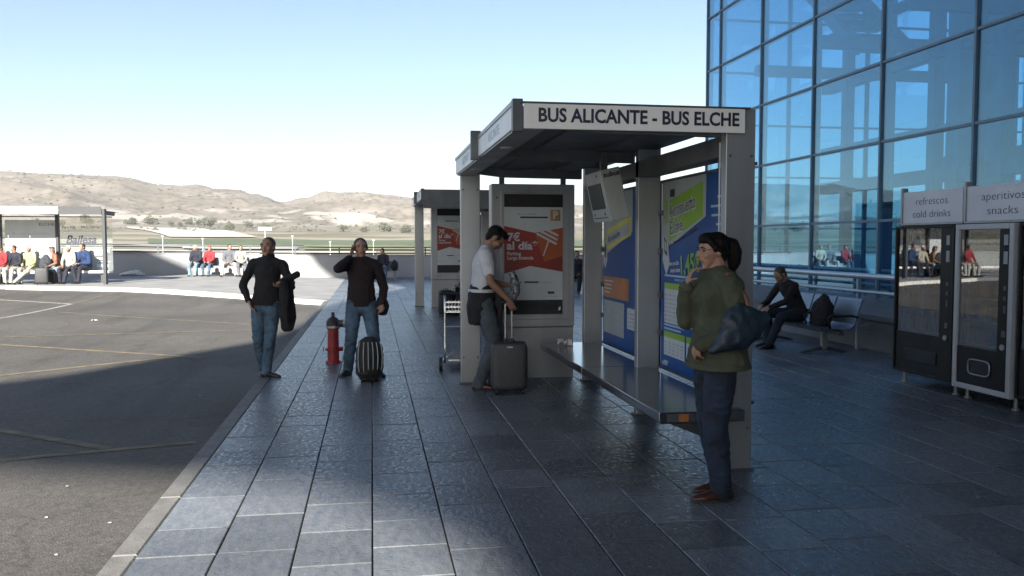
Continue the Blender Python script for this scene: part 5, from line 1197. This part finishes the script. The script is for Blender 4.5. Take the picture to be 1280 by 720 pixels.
def seated(label, x, y, rz, H, top, trousers, shoes=M_SHOEB, hair=M_HAIRB, style='short', z=0.0, lean=.05, hp=.1, hy=0, hands=None, feet=None, seat=.45, vox=.016, female=False, group='people sitting on the far benches', top_name='sweater', curve=.3, fine=False, **kw):
    q_ = random.Random(label); hy = hy or q_.uniform(-.6, .6); rz += q_.uniform(-.25, .25) if group else 0
    hd = hands or ((.10, .30, .62), (-.10, .30, .62)); ft = feet or ((.12, .42, 0, -.1), (-.12, .44, 0, .1))
    return person('person', label, (x, y, z), rz, H, dict(pel=(0, 0, seat + .10), lean=(lean, 0), hp=hp, hy=hy, curve=curve, RH=hd[0], LH=hd[1], RE=(.8, -.8, -.2), LE=(-.8, -.8, -.2), RF=ft[0], LF=ft[1], RK=(.2, .6, 1), LK=(-.2, .6, 1), female=female),
                  dict(top=top, trousers=trousers, shoes=shoes, hair=hair, style=style, top_name=top_name, **kw), vox=vox, group=group, fine=fine)

# man on the metal bench, bent forward
seated('man in black leaning forward on the metal bench by the glass facade', 6.5, 12.1, math.pi / 2 + .2, 1.74, M_BLK, M_JEANSD, hair=M_HAIRG, lean=.44, hp=.65, hy=.02, hands=((.12, .56, .64), (-.10, .60, .62)), feet=((.12, .46, 0, -.1), (-.13, .60, 0, .1)), seat=.42, vox=.012, group=None, fine=True, curve=.5)
bp_ = empty('backpack', (6.52, 11.45, .40), 0, 'black backpack on the metal bench beside the man in black', 'backpack')
m_ = MB(); m_.loft([(0, 0, .03), (.02, 0, .16), (.05, 0, .30), (.06, 0, .38)], [(.13, .19), (.14, .21), (.12, .19), (.06, .10)], 14, side=(1, 0, 0), roundcap=True); organic(m_, 'pack_body', M_BLK, bp_, .014, 4, .014, 10)
MB().loft([(.06, -.05, .40), (.06, -.04, .45), (.06, .04, .45), (.06, .05, .40)], [.01] * 4, 6).build('grab_loop', M_BLACK, bp_)

# ------------------------------------------------------------------ people and luggage far off
def xu(u, Y): return math.tan(math.atan((u - 640) / F_PX) + PSI) * Y
M_ROYAL = cloth('royal_blue_cotton', (.010, .030, .10)); M_NAVYC = cloth('navy_cotton', (.012, .014, .028)); M_CREAMC = cloth('cream_cotton', (.31, .30, .26), .06); M_PEACH = cloth('orange_brown_cotton', (.20, .10, .065))
M_LJEANS = cloth('light_jeans', (.16, .25, .33)); M_YELC = cloth('pale_yellow_cotton', (.30, .32, .17), .08); M_REDC = cloth('red_cotton', (.25, .02, .03)); M_GREYC = cloth('grey_knit', (.10, .11, .13)); M_WHITC = cloth('white_trousers', (.33, .33, .32), .05)
yb = 31.35; zs = gz(-10, 31)
SG = 'people seated in the left shelter'
seated('stout man in bright blue shirt at the right end of the left shelter bench', xu(109, yb), yb, math.pi - .75, 1.84, M_ROYAL, M_NAVYC, hair=M_HAIRG, z=zs, lean=.25, hp=.15, feet=((.10, .40, 0, 0), (-.12, .50, 0, 0)), hands=((.12, .34, .70), (-.08, .36, .70)), bulk=.012, group=SG)
seated('person in cream top and black trousers left of the man in the blue shirt', xu(88, yb), yb, math.pi - .2, 1.66, M_CREAMC, M_NAVYC, shoes=M_SHOEB, hair=M_HAIRW, z=zs, lean=.15, feet=((.14, .40, 0, 0), (-.05, .5, 0, 0)), group=SG)
seated('dark haired woman in orange brown top and light jeans in the left shelter', xu(73, yb), yb, math.pi - .8, 1.64, M_PEACH, M_LJEANS, shoes=M_SHOEB, hair=M_HAIRBR, style='long', z=zs, lean=.3, female=True, feet=((.06, .5, 0, 0), (-.02, .66, 0, 0)), group=SG)
seated('person in pale yellow top with black boots in the middle of the left shelter', xu(38, yb), yb, math.pi - .3, 1.66, M_YELC, M_CREAMC, hair=M_HAIRW, z=zs, lean=.1, feet=((.12, .38, 0, 0), (.2, .62, 0, .3)), group=SG)
seated('person in dark top and white trousers at the left of the left shelter', xu(22, yb), yb, math.pi - .2, 1.70, M_NAVYC, M_WHITC, hair=M_HAIRG, z=zs, lean=.2, group=SG)
seated('person in red cut off by the left edge of the photo', xu(2, yb), yb, math.pi, 1.66, M_REDC, M_CREAMC, hair=M_HAIRBR, z=zs, group=SG)
suitcase((xu(52, 30.6), 30.6, zs), .2, .42, .28, .56, 'dark grey suitcase standing in front of the left shelter bench', M_CASE)
suitcase((xu(62, 30.9), 30.9, zs), .5, .34, .24, .5, 'black suitcase between the dark grey suitcase and the woman in jeans', M_BLACK)
def pack(x, y, z, sc_, label, m):
    b = empty('backpack', (x, y, z), 0, label, 'backpack'); b.scale = (sc_,) * 3; m_ = MB()
    m_.loft([(0, 0, .03), (0, .02, .18), (0, .03, .34), (0, .04, .46)], [(.17, .12), (.19, .14), (.17, .12), (.08, .06)], 14, side=(1, 0, 0), roundcap=True)
    m_.ell((0, -.12, .16), (.12, .06, .10)); organic(m_, 'pack_body', m, b, .018, 3, .014, 10)
    for s_ in (-.07, .07): MB().loft([(s_, .12, .42), (s_, .19, .28), (s_, .15, .10)], [.018] * 3, 6).build('strap', M_BLACK, b)
pack(xu(57, 31.3), 31.3, zs + .44, 1.1, 'dark grey backpack on the left shelter bench beside the woman in jeans', cloth('dark_grey_nylon', (.03, .035, .045)))
yt = 37.6; zt_ = gz(xu(270, yt), yt)
TG_ = 'people seated on the far bench by the boundary wall'
seated('white haired man in navy jacket reading on the far bench by the boundary wall', xu(246, yt), yt, math.pi, 1.72, M_NAVYC, M_LJEANS, hair=M_HAIRW, z=zt_, hp=.5, group=TG_, bulk=.012)
seated('woman in red hooded jacket on the far bench beside the white haired man', xu(262.5, yt), yt, math.pi - .25, 1.62, M_REDC, M_JEANS, hair=M_REDC, z=zt_, female=True, bulk=.01, hood=True, group=TG_)
seated('man in grey vest and white trousers sitting with legs wide on the far bench', xu(287, yt), yt, math.pi, 1.76, M_GREYC, M_WHITC, hair=M_HAIRG, z=zt_, feet=((.30, .46, 0, -.3), (-.26, .40, 0, .3)), bulk=.01, group=TG_)
seated('person in pale grey at the right end of the far bench', xu(301, yt), yt, math.pi + .2, 1.66, M_CREAMC, M_GREYC, hair=M_HAIRBR, z=zt_, group=TG_)
pack(xu(309, yt - .3), yt - .3, zt_, 1.0, 'dark backpack on the ground at the right end of the far bench trio', M_BLK)
def far_bench(x0, x1, y, z, label):
    b = empty('concrete_bench', (x0, y, z), 0, label, 'bench', 'low benches along the boundary wall'); L_ = x1 - x0
    MB().box((0, -.2, .36), (L_, .25, .45)).build('seat', M_PLINTH, b, .01); MB().box((0, .22, .45), (L_, .27, .8)).build('backrest', M_PLINTH, b, .01)
    n_ = max(2, int(L_ / 1.2) + 1)
    for k in range(n_): MB().box((.1 + (L_ - .3) * k / (n_ - 1), -.15, 0), (.2 + (L_ - .3) * k / (n_ - 1), .2, .36)).build('leg', M_PLINTH, b)
far_bench(xu(240, yt), xu(312, yt), yt, zt_, 'low bench under the three people by the boundary wall')
seated('man in dark navy shirt alone on a bench in the shade of the far wall', xu(479, 37.4), 37.4, math.pi - .1, 1.76, M_NAVYC, M_JEANS, hair=M_HAIRB, z=0, hp=.3, group=None)
far_bench(xu(474, 37.4), xu(498, 37.4), 37.4, 0, 'low bench under the lone man in the navy shirt')
pack(xu(493, 37.2), 37.2, .45, .8, 'dark bag on the bench beside the lone man in navy', M_BLK)
seated('person in dark clothes seen between the poster stand and rear shelter post', xu(722, 26.5), 26.5, math.pi - .4, 1.74, M_NAVYC, M_BLK, hair=M_HAIRB, z=0, lean=.2, group=None)
far_bench(xu(716, 26.6), xu(790, 26.6), 26.6, 0, 'low bench seen past the right side of the poster stand')
seated('dark haired person crouched low behind the luggage trolley', xu(588, 18.6), 18.6, math.pi / 2 + .4, 1.62, M_NAVYC, M_BLK, hair=M_HAIRB, z=0, seat=.22, lean=.25, hp=.4, group=None, feet=((.12, .44, 0, 0), (-.12, .44, 0, 0)))
suitcase((xu(588, 18.75), 18.75, 0), .2, .4, .25, .26, 'low black case the crouched person behind the trolley sits on', M_BLACK)
suitcase((xu(557, 18.4), 18.4, 0), .3, .30, .24, .56, 'black upright bag on the ground beyond the luggage trolley', M_BLACK)

# small loose things
M_PAPER = mat('crumpled_paper', (.5, .5, .48), .8, 0, .1, 20)
def scrap(x, y, z, s_, label, name='paper_scrap', cat='paper', group=None, seed=1, flat=.5):
    rg_ = random.Random(seed); m_ = MB(); N = 5; g = [[m_.bm.verts.new(((i / N - .5) * s_ + rg_.uniform(-.1, .1) * s_, (j / N - .5) * s_ * .8 + rg_.uniform(-.1, .1) * s_, rg_.random() * s_ * flat)) for j in range(N + 1)] for i in range(N + 1)]
    for i in range(N):
        for j in range(N): m_.face([g[i][j], g[i + 1][j], g[i + 1][j + 1], g[i][j + 1]])
    o = m_.build(name, M_PAPER, None, label=label, cat=cat, group=group); o.location = (x, y, z + .003); return o
p = G(697, 426, .455); scrap(2.12, 9.15, .455, .14, 'crumpled white paper left on the far end of the steel shelter bench', group=None, seed=3)
p = G(118, 401, -.12); scrap(p.x, p.y, -.116, .12, 'white paper scrap lying on the sunlit asphalt between the yellow lines', seed=4, flat=.2)
for i, (u, v, lb) in enumerate([(70, 695, 'lowest in the photo'), (137, 655, 'near the middle of the sunlit patch'), (58, 648, 'left of the middle of the sunlit patch'), (250, 495, 'in the deep shade, farthest away'), (176, 668, 'nearest the kerb'), (84, 609, 'at the shadow edge')]):
    p = G(u, v, -.12); scrap(p.x, p.y, -.117, .018, 'tiny pale litter scrap on near asphalt, ' + lb, seed=20 + i, flat=.3, group='litter scraps on the near asphalt')
wb_ = empty('plastic_bag', (xu(165, 37.8), 37.8, gz(-10, 37.8)), 0, 'white plastic bag lying on the ground against the shaded far wall', 'bag')
m_ = MB(); m_.loft([(-.45, 0, .06), (-.1, 0, .12), (.2, .02, .14), (.45, 0, .06)], [(.08, .05), (.14, .1), (.14, .12), (.06, .05)], 12, roundcap=True); organic(m_, 'bag_film', mat('white_film', (.5, .51, .53), .5), wb_, .02, 2, .03, 10)
MB().box((.18, 3.94, .98), (.19, 3.95, 1.06)).box((.12, 3.94, .98), (.13, 3.95, 1.06)).box((.12, 3.94, .97), (.19, 3.95, .98)).build('hook', M_STEEL2, sh1)
MB().box((1.08, -.108, .385), (1.15, -.1035, .435)).build('brown_sticker', M_PORANGE, sh1)

# ------------------------------------------------------------------ air
hz = MB(); hz.box((-2600, -400, -9), (2600, 3000, 150)); M_HAZE = bpy.data.materials.new('pale_air'); M_HAZE.use_nodes = True
_n = M_HAZE.node_tree; _n.nodes.remove(_n.nodes['Principled BSDF']); _v = _n.nodes.new('ShaderNodeVolumePrincipled'); _v.inputs['Density'].default_value = .00021; _v.inputs['Color'].default_value = (.93, .95, 1, 1); _v.inputs['Anisotropy'].default_value = 0.0
_n.links.new(_v.outputs[0], _n.nodes['Material Output'].inputs['Volume'])
hz.build('haze', M_HAZE, None, kind='stuff')
